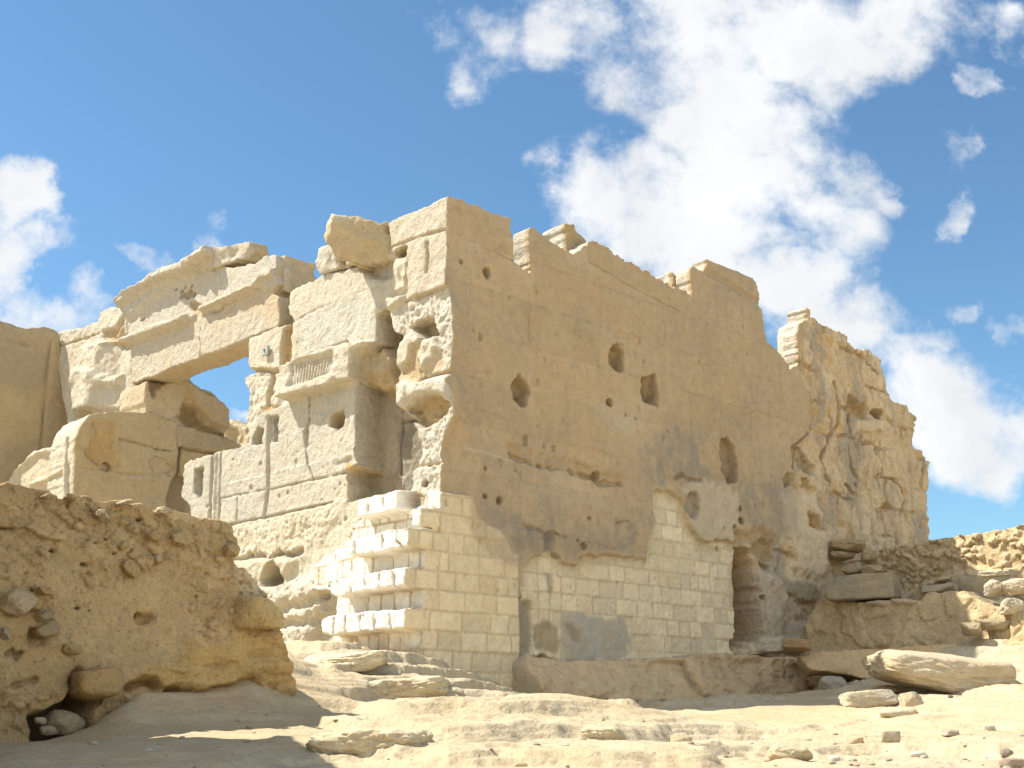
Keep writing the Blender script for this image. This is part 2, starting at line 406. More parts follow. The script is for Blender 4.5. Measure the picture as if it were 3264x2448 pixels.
# tall recess with dark crust
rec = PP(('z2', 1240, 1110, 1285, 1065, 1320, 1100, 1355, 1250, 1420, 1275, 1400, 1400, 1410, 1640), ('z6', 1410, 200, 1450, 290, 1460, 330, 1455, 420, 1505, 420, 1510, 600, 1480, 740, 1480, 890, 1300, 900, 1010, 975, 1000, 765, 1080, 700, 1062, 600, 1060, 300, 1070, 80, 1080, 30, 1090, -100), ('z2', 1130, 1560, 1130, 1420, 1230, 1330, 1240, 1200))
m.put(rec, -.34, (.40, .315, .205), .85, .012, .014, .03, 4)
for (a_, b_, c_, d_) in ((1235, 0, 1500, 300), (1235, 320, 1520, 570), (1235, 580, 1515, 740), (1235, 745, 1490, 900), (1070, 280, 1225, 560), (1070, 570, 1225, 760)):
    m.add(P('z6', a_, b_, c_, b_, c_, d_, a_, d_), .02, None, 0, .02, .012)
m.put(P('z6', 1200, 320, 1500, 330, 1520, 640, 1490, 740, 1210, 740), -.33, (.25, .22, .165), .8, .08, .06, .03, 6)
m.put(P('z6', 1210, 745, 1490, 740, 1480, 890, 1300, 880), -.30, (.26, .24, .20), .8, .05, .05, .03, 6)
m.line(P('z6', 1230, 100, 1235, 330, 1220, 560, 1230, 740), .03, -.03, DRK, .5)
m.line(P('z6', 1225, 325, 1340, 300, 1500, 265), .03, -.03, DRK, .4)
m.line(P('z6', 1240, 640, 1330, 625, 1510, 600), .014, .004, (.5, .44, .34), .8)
# fluted frieze block
fr = PP(('z2', 530, 1515, 620, 1480, 850, 1390, 1080, 1350, 1220, 1330, 1170, 1400, 1100, 1450, 1120, 1560, 1090, 1660), ('z6', 1085, 30, 1000, 60, 930, 95, 700, 150, 545, 190, 530, 160))
m.put(fr, .13, (.61, .55, .43), .7, .02, .016, .05, 6, I=2)
m.put(P('z2', 615, 1500, 960, 1420, 930, 1600, 690, 1680, 600, 1690), .085, (.58, .52, .40), .8, .02, .01, .0, I=2)
for i in range(15):
    t = i / 14.
    m.line(P('z2', 628 + t * 330, 1520 - t * 75, 620 + t * 300, 1680 - t * 80), .016, -.028, (.45, .37, .25), .6, .02, .002)
m.put(PP(('z6', 530, 160, 560, 130, 700, 90, 930, 5, 990, 5, 1000, 45, 930, 95, 545, 192)), .19, CH, .5, .02, .012, .03, 8, I=2)
m.put(P('z2', 1110, 1430, 1200, 1370, 1240, 1330, 1300, 1420, 1280, 1560, 1290, 1660, 1130, 1660, 1090, 1560), -.08, (.48, .37, .22), .8, .05, .03, .05, 5, I=2)
m.put(PP(('z2', 1090, 1600, 1130, 1560, 1290, 1560, 1290, 1660), ('z6', 1290, 40, 1220, 100, 1100, 50)), -.12, OCH, .6, .05, .03, .05, 6)
m.line(P('z2', 530, 1525, 640, 1470, 860, 1385, 1010, 1335), .03, -.06, OCH, .5)
# jamb blocks by the door
jb = P('z2', 236, 1300, 400, 1230, 480, 1195, 565, 1185, 575, 1400, 530, 1545, 300, 1560, 225, 1520)
m.put(jb, .01, (.62, .545, .42), .7, .015, .01, .015, 6)
m.put(P('z2', 490, 1220, 565, 1190, 572, 1400, 535, 1540, 480, 1520, 478, 1380), -.09, OCH, .9, .02, .02, .04, 6)
m.line(P('z2', 225, 1555, 320, 1545, 400, 1560, 530, 1530), .04, -.06, OCH, .5)
w, k, d = m.mask(PP(('z2', 165, 1560, 530, 1540, 540, 1660), ('z6', 530, 190, 440, 260, 310, 290, 150, 560, 190, 300, 150, 0)), None, .04, .02); m.H[w] += k * (.05 * fbm(m.X[w] * 6, m.Z[w] * 6, m.X[w] * 0, 5, 44, .6) - .03)
m.paint(w, k * .6, (.63, .57, .45))
m.line(P('z6', 395, 0, 365, 120, 355, 260), .07, -.09, OCH, .6)
m.put(P('z6', 290, 240, 360, 225, 450, 230, 400, 280, 300, 300), -.06, OCH, .8, .03, .02)
m.pit('z6', 395, 130, 18, 20, .04)
# smooth grey jamb panel
pan = PP(('z6', 320, 290, 520, 220, 545, 195, 930, 90, 1070, 60, 1062, 600, 1075, 700, 1000, 760, 890, 985, 500, 1075, 110, 1160), ('z5', 1490, 700, 1420, 580, 1430, 400, 1480, 300, 1700, 235, 1880, 180))
m.put(pan, .0, GW, .65, .015, .01, .008, 5)
w, k, d = m.mask(pan, None, .05, .02)
m.H[w] += k * .006 * fbm(m.X[w] * 25, m.Z[w] * 25, m.X[w] * 0, 4, 51)
m.paint(w, k * ss(.0, .5, fbm(m.X[w] * 1.2, m.Z[w] * 1.2, m.X[w] * 0 + 4, 4, 52)) * .5, (.44, .425, .37))
rr = np.random.default_rng(4)
zz = m.pl(P('z6', 20, 620, 1000, 300, 300, 1000))
for i in range(130):
    q = m.pl(P('z6', rr.uniform(-120, 1050), rr.uniform(330, 1350)))[0]; s_ = .007 + .022 * rr.random() ** 3.5
    m.pitm(q, s_, s_ * rr.uniform(.6, 1.5), s_ * .7, (.47, .41, .31), .4, 1., .5)
m.line(P('z6', 382, 325, 380, 600, 378, 860, 345, 1100), .055, -.06, (.45, .41, .33), .5)
m.put(P('z6', 392, 318, 455, 308, 452, 510, 400, 515, 395, 400), -.10, (.44, .41, .34), .6, .012, .008)
m.put(P('z6', 265, 470, 300, 400, 335, 420, 330, 520, 270, 525), -.13, (.50, .40, .25), .7, .02, .02)
m.put(P('z6', 870, 300, 960, 262, 980, 330, 965, 390, 910, 415, 850, 390), -.16, OCH, .85, .015, .015, .02, 8)
m.line(P('z6', 706, 150, 700, 350, 665, 430, 670, 560, 690, 680, 730, 795), .02, -.05, (.46, .38, .26), .6)
m.put(P('z6', 660, 430, 695, 400, 690, 540, 670, 560), -.05, (.5, .42, .3), .5, .015, .01)
m.line(P('z6', 540, 430, 530, 640), .012, -.012)
m.line(P('z6', 0, 855, 300, 790, 540, 720, 800, 670, 1060, 600), .016, .006, (.66, .62, .54), .9, .012, .004)
m.line(P('z6', -60, 1190, 110, 1155, 400, 1095, 640, 1040, 890, 985), .022, -.035, (.42, .36, .26), .6)
m.line(P('z6', 395, 890, 640, 828, 830, 790, 1005, 748), .02, -.03, (.42, .36, .26), .5)
m.line(P('z6', 640, 820, 636, 900, 630, 960), .014, -.025)
m.line(P('z6', 135, 950, 137, 1060, 130, 1150), .014, -.02)
m.line(P('z6', 0, 960, 150, 925, 380, 885), .014, -.015)
m.put(P('z6', 1010, 700, 1040, 672, 1080, 690, 1075, 735, 1000, 745), .05, OCH, .9, .02, .01)
m.put(P('z6', 890, 680, 1010, 640, 1040, 650, 1000, 690, 900, 705), -.03, (.38, .34, .28), .6, .03, .02)
# left end mouldings
m.line(P('z5', 1665, 235, 1655, 480, 1640, 760), .055, -.07, (.47, .43, .35), .5, .03)
m.line(P('z5', 1697, 232, 1690, 480, 1678, 760), .05, .03, None, 0, .05)
m.line(P('z5', 1730, 232, 1722, 480, 1712, 760), .03, -.05, (.47, .43, .35), .4, .02)
m.put(P('z5', 1525, 360, 1585, 345, 1592, 420, 1575, 555, 1540, 575, 1520, 540), -.17, (.45, .40, .3), .5, .012, .01)
# rough foot of the entrance wall
ft = P('z6', 100, 1165, 500, 1080, 890, 990, 1000, 970, 900, 1130, 800, 1290, 640, 1440, 520, 1600, 300, 1800, 0, 1800, -80, 1500)
w, k, d = m.mask(ft, None, .06, .03); m.H[w] += k * (.045 * fbm(m.X[w] * 4.5, m.Z[w] * 4.5, m.X[w] * 0, 6, 61, .62) + .02 - .03 * np.abs(fbm(m.X[w] * 14, m.Z[w] * 16, m.X[w] * 0, 5, 62, .62)))
m.line(P('z6', 90, 1450, 300, 1410, 400, 1425, 480, 1390, 560, 1400, 640, 1360), .05, -.09, (.42, .36, .27), .4, .07, .04)
m.put(P('z6', 100, 1450, 400, 1430, 480, 1420, 600, 1450, 540, 1560, 300, 1640, 80, 1560), .06, (.61, .53, .38), .5, .05, .03, .05, 5)
m.put(P('z6', 345, 1590, 380, 1500, 450, 1450, 505, 1520, 500, 1620, 430, 1660, 350, 1650), -.22, (.43, .36, .25), .7, .03, .02, .03)
ft2 = P('w2', 100, 250, 330, 290, 480, 290, 560, 260, 740, 240, 840, 290, 830, 360, 830, 490, 760, 520, 770, 660, 780, 860, 300, 980, 100, 900)
m.put(ft2, .16, (.61, .54, .41), .6, .06, .04, .08, 6)
w, k, d = m.mask(ft2, None, .06, .03); m.H[w] -= k * .05 * np.abs(fbm(m.X[w] * 14, m.Z[w] * 16, m.X[w] * 0, 5, 72, .62)); m.H[w] += k * .03 * fbm(m.X[w] * 16, m.Z[w] * 16, m.X[w] * 0, 4, 71, .6)
m.line(P('w2', 380, 500, 560, 470, 740, 430, 820, 380), .09, -.08, None, 0, .08)
m.line(P('w2', 440, 620, 620, 570, 760, 560), .07, -.07, None, 0, .08)

# ---------------- brick buttress on the entrance face
PB = .25
e3, e4 = plL(.30), plL(.44)
bz = plL(.44)(P('w2', 1425, 140, 1425, 280, 1425, 445, 1425, 600))
pitch = (bz[0][1] - bz[2][1]) / 2
zref = bz[0][1]
but = e3(PP(('z6', 890, 1125, 1060, 955, 1150, 945, 1300, 900), ('x1', 1340, 300, 1600, 300, 1770, 290, 1770, 550, 1500, 540, 1500, 800)))
butp = np.vstack([e3(PP(('z6', 850, 1230, 890, 1125, 1060, 955, 1300, 900, 1480, 890, 1500, 1020))), [[-.6, e3(P('z6', 1500, 1020))[0][1]], [-.6, 1.0]], e3(PP(('w2', 1480, 1100, 780, 900, 780, 660, 740, 540, 815, 490, 830, 360, 560, 250), ('z6', 560, 1590, 570, 1480, 640, 1440, 800, 1290)))])
w, K, d = m.mask(butp, None, .02, .015, raw=True)
slope = np.clip(.14 + .30 * (1.6 - m.X[w]), .10, PB)         # the facing leans out from the old wall towards the corner
m.bricks(K, zref, pitch, .205, PB, PB - .008, BRK, MOR, 21, 1, w)
z2t = plL(.45)(P('x1', 1170, 830))[0][1]
slope = np.where(m.Z[w] > z2t - .06, np.minimum(slope, .03), slope)       # the lower courses step out
m.H[w] = np.where(K > .3, m.H[w] + (slope - PB) * K, m.H[w])
# top blocks beside the corner
zt = lambda k_, *v: plL(.05)(P(k_, *v))
m.put(np.vstack([zt('x1', 1600, 300, 1770, 285), [[-.6, zt('x1', 1770, 285)[0][1]], [-.6, zt('x1', 1760, 545)[0][1]]], zt('x1', 1760, 545, 1660, 520)]), .06, BRK, .9, .015, .008, .012, 8, raw=True, I=1)
m.put(plL(.0)(P('x1', 1300, 300, 1590, 330, 1590, 520, 1300, 540)), -.02, (.36, .29, .19), .8, .02, .015, .02, raw=True, I=1)  # recess back darkened: the course's shadow painted in with brown stains
m.put(np.vstack([plL(.28)(P('x1', 1380, 540, 1510, 510)), [[-.6, plL(.28)(P('x1', 1510, 520))[0][1]], [-.6, plL(.28)(P('x1', 1500, 780))[0][1]]], plL(.28)(P('x1', 1500, 790, 1390, 790))]), .30, BRK, .9, .012, .008, .014, 8, raw=True, I=1)
# projecting courses
def course(Sp, e, I, blocks):
    """one projecting brick course on the entrance side: polygon + vertical joints"""
    pl = plL(e); q = pl(Sp)
    w, k, d = m.mask(q, None, .012, .010, raw=True)
    m.H[w] = m.H[w] * (1 - k) + (e + .014 * m.w2[w] + .010 * m.w1[w] - .02 * np.abs(fbm(m.X[w] * 18, m.Z[w] * 18, m.X[w] * 0, 4, 19, .65))) * k
    m.paint(w, k, (.86, .82, .72)); m.I[w] = np.where(d < .004, I, m.I[w])  # sunlit courses painted whiter than the blocks around them
    for j in blocks:
        m.line(pl(j), .014, -.045, (.45, .33, .18), .85, .010, .010, raw=True)
course(P('x1', 590, 660, 600, 420, 700, 385, 990, 325, 1030, 300, 1140, 260, 1200, 258, 1185, 420, 1180, 550, 1040, 585, 830, 640, 640, 665), .20, 11,
       [P('x1', 590, 420, 575, 640), P('x1', 765, 375, 745, 640), P('x1', 985, 330, 975, 470, 1020, 590)])
course(P('x1', 470, 1200, 480, 960, 770, 900, 960, 840, 1170, 800, 1190, 830, 1290, 800, 1440, 790, 1420, 1060, 1280, 1075, 1000, 1150, 850, 1180), .45, 12,
       [P('x1', 560, 950, 560, 1180), P('x1', 768, 900, 768, 1110), P('x1', 960, 850, 960, 1080, 975, 1130), P('x1', 1170, 810, 1170, 1000, 1220, 1070)])
zb3 = plL(.44)(P('w2', 1425, 140, 1425, 285))
course(P('w2', 830, 330, 850, 240, 960, 205, 1050, 190, 1200, 165, 1320, 140, 1425, 138, 1560, 110, 1560, 265, 1425, 282, 1000, 345, 850, 365), .47, 13,
       [P('w2', 990, 210, 985, 340), P('w2', 1093, 190, 1093, 330), P('w2', 1203, 170, 1200, 310), P('w2', 1310, 150, 1312, 295)])
course(P('w2', 770, 655, 745, 540, 800, 510, 960, 485, 1150, 465, 1300, 460, 1425, 442, 1560, 425, 1560, 590, 1425, 605, 1100, 630, 870, 655), .47, 14,
       [P('w2', 850, 510, 855, 645), P('w2', 945, 490, 940, 640), P('w2', 1050, 480, 1060, 630), P('w2', 1160, 470, 1160, 620), P('w2', 1280, 465, 1285, 620)])
m.pit('w2', 920, 290, 12, 12, .05, (.4, .33, .22)); m.pit('w2', 955, 555, 14, 10, .05, (.4, .33, .22)); m.pit('w2', 1390, 530, 8, 11, .05, (.4, .33, .22)); m.pit('w2', 870, 535, 22, 18, .06, OCH)
m.put(np.vstack([e3(P('w2', 1390, 755, 1480, 745)), [[-.6, e3(P('w2', 1480, 745))[0][1]], [-.6, 1.0]], e3(P('w2', 1470, 1000, 1300, 900))]), .30, (.42, .34, .23), .8, .03, .03, .03, raw=True)

# ---------------- side face
m = Mr
m.H += .012 * m.w1 + .0035 * m.w2
m.mottle((.56, .41, .225), .8, .7, 1., 3, -.1, .35)
m.mottle((.43, .335, .22), .9, .65, 1.4, 4, .0, .4)
stk = fbm(m.X * 9, m.Z * .8, m.X * 0, 4, 81)
m.paint((slice(None), slice(None)), ss(.15, .6, stk) * .28, (.36, .285, .19))
m.paint((slice(None), slice(None)), ss(.2, .6, fbm(m.X * 7 + 30, m.Z * 1.1, m.X * 0, 4, 83)) * .25, (.55, .44, .29))
m.paint((slice(None), slice(None)), ss(.25, .5, fbm(m.X * 16, m.Z * 16, m.X * 0, 4, 84)) * .3, (.53, .39, .2))
m.paint((slice(None), slice(None)), ss(.3, .5, fbm(m.X * 20, m.Z * 20, m.X * 0 + 5, 3, 85)) * .35, (.34, .27, .19))
m.paint((slice(None), slice(None)), ss(.08, .5, fbm(m.X * 1.1 + 3, m.Z * 1.9 + .5 * m.X, m.X * 0 + 6, 5, 87)) * .5, (.61, .475, .31))
m.paint((slice(None), slice(None)), ss(.1, .5, fbm(m.X * 1.4 + 9, m.Z * 1.3, m.X * 0 + 2, 5, 88)) * .4, (.40, .315, .215))
# ashlar courses of the dressed wall
lv = [m.pl(q)[0][1] for q in (P('z3', 1400, 850), P('z3', 320, 920), P('z3', 340, 1548), P('z7', 0, 237), P('z7', 430, 655), P('z7', 0, 930))]
lv = sorted(set(np.round(lv, 2)))
top_l = m.pl(P('z3', 1400, 850))[0][1]
g = top_l
rows = [top_l]
while g > 2.4: g -= .47; rows.append(g)
rr = np.random.default_rng(9)
for i, zr in enumerate(rows):
    m.line(np.array([[-.6, zr], [3., zr + .01], [6.1, zr]]), .009, -.005, (.34, .265, .17), .45 * (.3 + rr.random()), .012, .006, raw=True)
    x = -.2 + rr.random() * .8
    while x < 6.1:
        m.line(np.array([[x, zr], [x + .01, zr - .47]]), .007, -.004, (.35, .27, .17), .38 * (.2 + rr.random()), .012, .006, raw=True)
        x0_ = x; x += rr.uniform(.7, 1.3)
        w, k, d = m.mask(np.array([[x0_, zr], [x, zr], [x, zr - .47], [x0_, zr - .47]]), None, .03, .02, raw=True); t_ = rr.normal()
        m.C[w] *= (1 + .045 * t_ * k)[..., None]; m.H[w] += .004 * rr.normal() * k
m.line(P('z3', 590, 580, 830, 690, 1000, 780), .012, -.02, (.33, .26, .17), .5)
m.line(P('z3', 1420, 690, 1700, 860, 1990, 1010, 2212, 1130), .014, -.02, (.33, .26, .17), .6)
m.line(P('z3', 945, 780, 950, 1000, 960, 1400), .01, -.015, (.34, .27, .17), .5)
m.line(P('z3', 1990, 1030, 2010, 1200, 2020, 1320), .01, -.015, (.34, .27, .17), .5)
m.line(P('z7', 0, 237, 100, 270, 320, 345), .01, -.014, (.33, .26, .17), .4)
m.line(P('z7', -20, 560, 170, 612, 340, 662), .02, .004, (.58, .49, .36), .8, .012, .003)
m.line(P('z7', 430, 855, 760, 945, 1100, 1045, 1410, 1140), .016, .003, (.56, .46, .32), .6, .012, .003)
m.line(P('z3', 1340, 1180, 1700, 1330, 2212, 1620), .05, .0, (.55, .45, .31), .35, .06)
m.paint(*(lambda w, k, d: (w, k * .5))(*m.mask(P('z7', 900, 180, 1280, 310, 1280, 460, 1100, 430), None, .1, .06)), (.56, .47, .33))
# pale runs and dark crusts
for pts, c, a in ((P('z7', 1300, 560, 1600, 420, 1950, 500, 1960, 800, 1700, 850, 1450, 800), (.315, .275, .215), .75),
                  (P('z7', 20, 935, 60, 1080, 140, 1165, 250, 1205, 330, 1300, 330, 1080, 200, 980), (.33, .295, .235), .75),
                  (P('z7', 310, 1150, 560, 1190, 600, 1380, 380, 1500, 320, 1340), (.30, .255, .19), .8),
                  (P('z7', 580, 1040, 690, 1060, 680, 1360, 600, 1360), (.29, .265, .215), .75),
                  (P('z7', 830, 1270, 1130, 1120, 1410, 1090, 1400, 1240, 1360, 1420, 900, 1390), (.30, .265, .205), .7),
                  (P('z7', 1350, 800, 1600, 800, 1640, 950, 1400, 870), (.33, .295, .24), .6),
                  (P('z8', 130, 330, 330, 300, 540, 360, 560, 640, 440, 660, 200, 600, 130, 480), (.33, .29, .225), .75),
                  (P('z4', 380, 1650, 560, 1200, 840, 1300, 800, 1660), (.40, .32, .21), .4),
                  (P('z3', 700, 900, 1000, 1000, 960, 1600, 600, 1600), (.41, .315, .195), .4)):
    w, k, d = m.mask(pts, None, .20, .16); m.paint(w, k * a * .9 * ss(-.35, .15, fbm(m.X[w] * 7, m.Z[w] * 4, m.X[w] * 0, 5, 86, .65)), c)
# rear, rough wall
rear = PP(('z4', 1040, 1165, 1105, 1130, 1180, 600, 2400, 600), ('z8', 1900, 0, 1900, 1700, 120, 1700, 95, 1450, 95, 790, 560, 700, 520, 200), ('z4', 1200, 1660, 1190, 1340, 1130, 1250))
w, k, d = m.mask(rear, None, .08, .04); m.I[w] = np.where(d < 0, 4, m.I[w])
X, Z = m.X[w], m.Z[w]
zc = Z / .43 + .22 * m.w1[w]; rw_ = np.floor(zc); xc_ = X / .62 + .30 * m.w1[w] + LAT[rw_.astype(int) & 63, 3, 7] * 5; cl_ = np.floor(xc_)
idv = LAT[cl_.astype(int) & 63, rw_.astype(int) & 63, 11]
bl = np.minimum(np.minimum(zc - rw_, 1 - zc + rw_) * .43, np.minimum(xc_ - cl_, 1 - xc_ + cl_) * .62) * 2
gap = ss(.07, .0, bl) * ss(-.05, .3, fbm(X * 1.6, Z * 2, X * 0 + 7, 4, 90))
m.H[w] += k * (.085 * fbm(X * 2.2, Z * 1.5, X * 0, 5, 91, .58) + .055 * (idv - .5) * ss(.0, .10, bl) - .055 * gap - .05 * np.abs(fbm(X * 5, Z * 3.5, X * 0, 5, 96, .6)) + .045 * fbm(X * 11, Z * 7, X * 0, 5, 92, .65) - .05 * np.abs(fbm(X * 8, Z * 3, X * 0, 5, 98, .65)))
m.paint(w, k * .8, (.47, .36, .225)); m.paint(w, k * (idv - .5) * (idv > .5), (.56, .46, .31)); m.paint(w, k * gap * .6, (.26, .2, .13))
m.paint(w, k * ss(.0, .5, fbm(X * 4, Z * 1.6, X * 0, 5, 93)) * .8, (.55, .45, .3))
m.paint(w, k * ss(.0, .35, fbm(X * 3 + 9, Z * 1.4, X * 0, 5, 94, .6)) * .8, (.31, .265, .205)); m.paint(w, k * ss(.1, .35, fbm(X * 12, Z * 6, X * 0, 4, 99, .65)) * .5, (.28, .225, .155))
m.paint(w, k * ss(.25, .5, fbm(X * 6, Z * 4, X * 0 + 3, 4, 95)) * .8, (.47, .32, .15))
m.line(P('z4', 1135, 935, 1140, 1100, 1138, 1290), .015, -.03, DRK, .5)
m.line(PP(('z4', 1188, 1340, 1200, 1660), ('z8', 522, 60, 530, 230)), .03, -.05, (.28, .22, .15), .6)
m.line(PP(('z4', 1380, 1270, 1415, 1450, 1415, 1600), ('z8', 740, 140, 790, 330)), .05, -.08, (.33, .26, .17), .6)
m.line(PP(('z4', 1490, 1370, 1500, 1660)), .05, -.10, (.27, .2, .13), .7)
m.put(P('z4', 1510, 1390, 1640, 1470, 1620, 1600, 1500, 1500), -.20, (.42, .29, .15), .8, .05, .05, .06)
m.pit('z4', 1710, 1520, 50, 35, .18, (.3, .23, .14))
m.put(P('z4', 1520, 1560, 1740, 1580, 1740, 1660, 1520, 1660), .06, (.5, .4, .26), .7, .04, .03)
m.line(P('z8', 925, 330, 960, 390, 1010, 410, 1000, 330), .05, -.08, (.35, .26, .16), .6)
m.line(P('z8', 930, 60, 960, 200, 1020, 290), .05, -.07, (.35, .26, .16), .5)
m.line(P('z8', 1270, 300, 1340, 420, 1310, 560), .05, -.07, (.36, .28, .18), .5)
m.pit('z8', 1215, 495, 32, 35, .06, (.42, .3, .16)); m.pit('z8', 1130, 90, 20, 40, .08, (.34, .26, .16))
m.line(PP(('z4', 1600, 1050, 1680, 1160, 1720, 1200)), .06, -.09, (.4, .27, .14), .6)
m.put(P('z8', 450, 400, 600, 380, 740, 500, 740, 660, 780, 760, 770, 980, 700, 1000, 560, 960, 470, 700), .03, WHT, .75, .08, .06, .05, 4)
m.put(P('z8', 500, 230, 590, 240, 680, 310, 680, 370, 600, 350, 480, 340), .05, (.50, .385, .22), .8, .04, .03, .04)
m.put(P('z8', 620, 540, 700, 560, 730, 650, 690, 650, 640, 610), -.16, (.48, .33, .15), .85, .04, .03)
w, k, d = m.mask(rear, None, .08, .04); m.C[w] *= 1 + k[..., None] * np.array((.44, .41, .36))
# plaster, white lime and the tall rough niche
m.put(P('z7', 1640, 870, 1800, 800, 2030, 860, 2110, 950, 2080, 1200, 2070, 1380, 1800, 1330, 1720, 1200, 1690, 1000), .01, (.60, .50, .345), .8, .05, .06, .03, 9)
m.pit('z7', 1740, 1000, 62, 115, .10, (.32, .27, .2)); m.line(P('z7', 1600, 790, 1660, 770, 1710, 805, 1810, 815), .03, -.06, (.36, .26, .14), .8, .04, .03)
m.put(P('z8', 100, 790, 180, 800, 230, 860, 245, 960, 300, 1100, 280, 1440, 200, 1500, 100, 1520, 96, 1100), -.42, (.44, .31, .165), .85, .06, .06, .10, 4)
m.put(P('z8', 100, 690, 300, 640, 400, 720, 400, 860, 300, 900, 250, 800, 190, 760, 110, 780), -.06, (.49, .36, .19), .8, .05, .05, .07, 5)
m.put(P('z8', 245, 800, 330, 720, 390, 760, 390, 880, 300, 900), -.15, (.46, .34, .18), .7, .04, .04, .04)
m.put(P('z8', 310, 900, 350, 890, 370, 950, 320, 960), -.15, (.38, .25, .12), .8, .03, .03)
m.put(P('z8', 240, 960, 380, 970, 470, 1130, 640, 1330, 450, 1340, 440, 1460, 300, 1470, 250, 1300), .06, (.55, .465, .34), .75, .05, .05, .06, 5)
m.put(P('z8', 400, 1000, 680, 1050, 700, 1180, 600, 1200, 450, 1130), .04, (.40, .33, .21), .75, .04, .03, .04)
m.put(P('z8', 270, 1450, 440, 1450, 440, 1550, 265, 1560), .16, (.5, .43, .32), .75, .03, .02, .03)
m.put(P('z8', 450, 1350, 690, 1340, 900, 1370, 1020, 1400, 1030, 1500, 560, 1560, 445, 1540), .20, (.33, .29, .22), .8, .04, .03, .04)
for c in ((135, 510, 16, 22), (145, 600, 22, 30), (90, 640, 10, 20), (250, 1250, 20, 18), (280, 1160, 14, 22)): m.pit('z8', *c, .12, (.3, .22, .13))
# facing of small blocks on the side: corner pier and long field
pd, fd = plR(.02), plR(-.05)
pier = np.vstack([[[-.65, 1.0], [-.65, pd(P('x1', 1770, 285))[0][1] + .02]], pd(PP(('x1', 1770, 288, 2080, 330), ('z7', 20, 925, 60, 1080, 140, 1165, 240, 1205, 300, 1300, 330, 1370, 380, 1400), ('w3', 366, 370, 380, 880, 386, 1100)))])
fld = fd(PP(('w3', 360, 160), ('z7', 470, 1430, 580, 1385, 650, 1400, 720, 1465, 810, 1480, 870, 1385, 950, 1400, 1100, 1395, 1370, 1440, 1368, 1240, 1422, 1170, 1410, 890, 1520, 900, 1640, 960, 1660, 1060, 1700, 1180, 1790, 1300, 1960, 1290, 2060, 1330), ('w3', 2005, 20, 1985, 180, 2000, 330, 2000, 500, 1992, 690, 1955, 695, 1955, 790, 1640, 800, 1530, 832, 1300, 840, 360, 1000)))
w, K, d = m.mask(fld, None, .02, .03, raw=True)
m.bricks(K, fd(P('w3', 1500, 540))[0][1], pitch * .985, .30, -.05, -.054, (.84, .70, .46), (.68, .535, .33), 33, 3, w)  # shaded copy of the block colour, warmer than on the sunlit face
edge = ss(-.13, .0, d + .06 * m.w1[w]) * ss(.08, -.02, d) * (m.Z[w] > fd(P('w3', 600, 200))[0][1] - .15) * .8; m.paint(w, edge, (.57, .445, .275))
w, K, d = m.mask(pier, None, .012, .008, raw=True)
m.bricks(K, pd(P('w2', 1800, 330))[0][1], pitch, .30, .022, .016, (.84, .69, .44), (.68, .52, .315), 35, 1, w)  # corner pier takes the same warmer shaded-side tint
# tan render above/right of the pier
w, k, d = m.mask(P('z7', -40, 900, 20, 925, 60, 1080, 140, 1165, 250, 1210, 330, 1340, 380, 1400, 380, 1500, 200, 1450, 0, 1250), None, .05, .04); m.paint(w, k * .65, (.515, .395, .245)); 
# cement repair and remains of old crust
cem = fd(P('w3', 690, 500, 740, 480, 830, 458, 900, 520, 1050, 530, 1170, 515, 1180, 640, 1210, 690, 1210, 730, 1175, 740, 1175, 835, 720, 850, 690, 740, 680, 600))
m.put(cem, -.045, CEM, .85, .03, .045, .004, 4, I=5, raw=True)
w, k, d = m.mask(cem, None, .02, .02, raw=True)
m.paint(w, k * ss(.1, .4, fbm(m.X[w] * 4, m.Z[w] * 4, m.X[w] * 0, 4, 101)) * .6, (.5, .41, .28)); m.paint(w, k * ss(.2, .5, fbm(m.X[w] * 9, m.Z[w] * 3, m.X[w] * 0, 4, 102)) * .6, (.46, .45, .42))
m.put(P('w3', 372, 370, 420, 380, 485, 400, 500, 520, 500, 700, 480, 800, 385, 810), -.09, (.30, .255, .18), .85, .03, .02, .03, 6)
m.put(P('w3', 500, 560, 600, 540, 690, 600, 690, 780, 660, 790, 510, 780), -.06, (.40, .31, .19), .85, .03, .03, .035, 7)
m.put(P('w3', 740, 560, 800, 560, 860, 640, 850, 710, 790, 710), -.06, (.36, .27, .17), .7, .03, .03, .02)
m.line(P('w3', 620, 200, 630, 400, 630, 640), .02, -.01, (.33, .28, .2), .5)
m.put(P('w3', 380, 815, 560, 800, 690, 850, 690, 900, 380, 900), -.14, (.38, .28, .16), .8, .03, .03, .05, 6)
w, k, d = m.mask(P('w3', 600, 190, 650, 190, 645, 350, 605, 330), None, .03, .03); m.paint(w, k * .6, (.33, .29, .22))
# eroded arris of the corner
ca = m.X
zA = m.pl(P('z3', 330, 900, 360, 1100, 380, 1320, 340, 1560)); zB = m.pl(P('z7', 0, 200, 20, 350, -30, 560, -60, 900))
zz = m.Z
bulge = np.interp(zz, [zB[3][1], zB[2][1], zB[1][1], zB[0][1], zA[3][1], zA[2][1], zA[1][1], zA[0][1]], [-.06, -.07, .09, .10, .02, .10, .06, .0]).astype(f32)
m.H += bulge * ss(.45, .0, np.abs(ca)) * ss(1.0, .9, m.I * 1.0 + .0)
m.H += .03 * ss(.35, 0, np.abs(ca)) * fbm(m.X * 6, m.Z * 6, m.X * 0, 4, 111) * (m.I == 0)
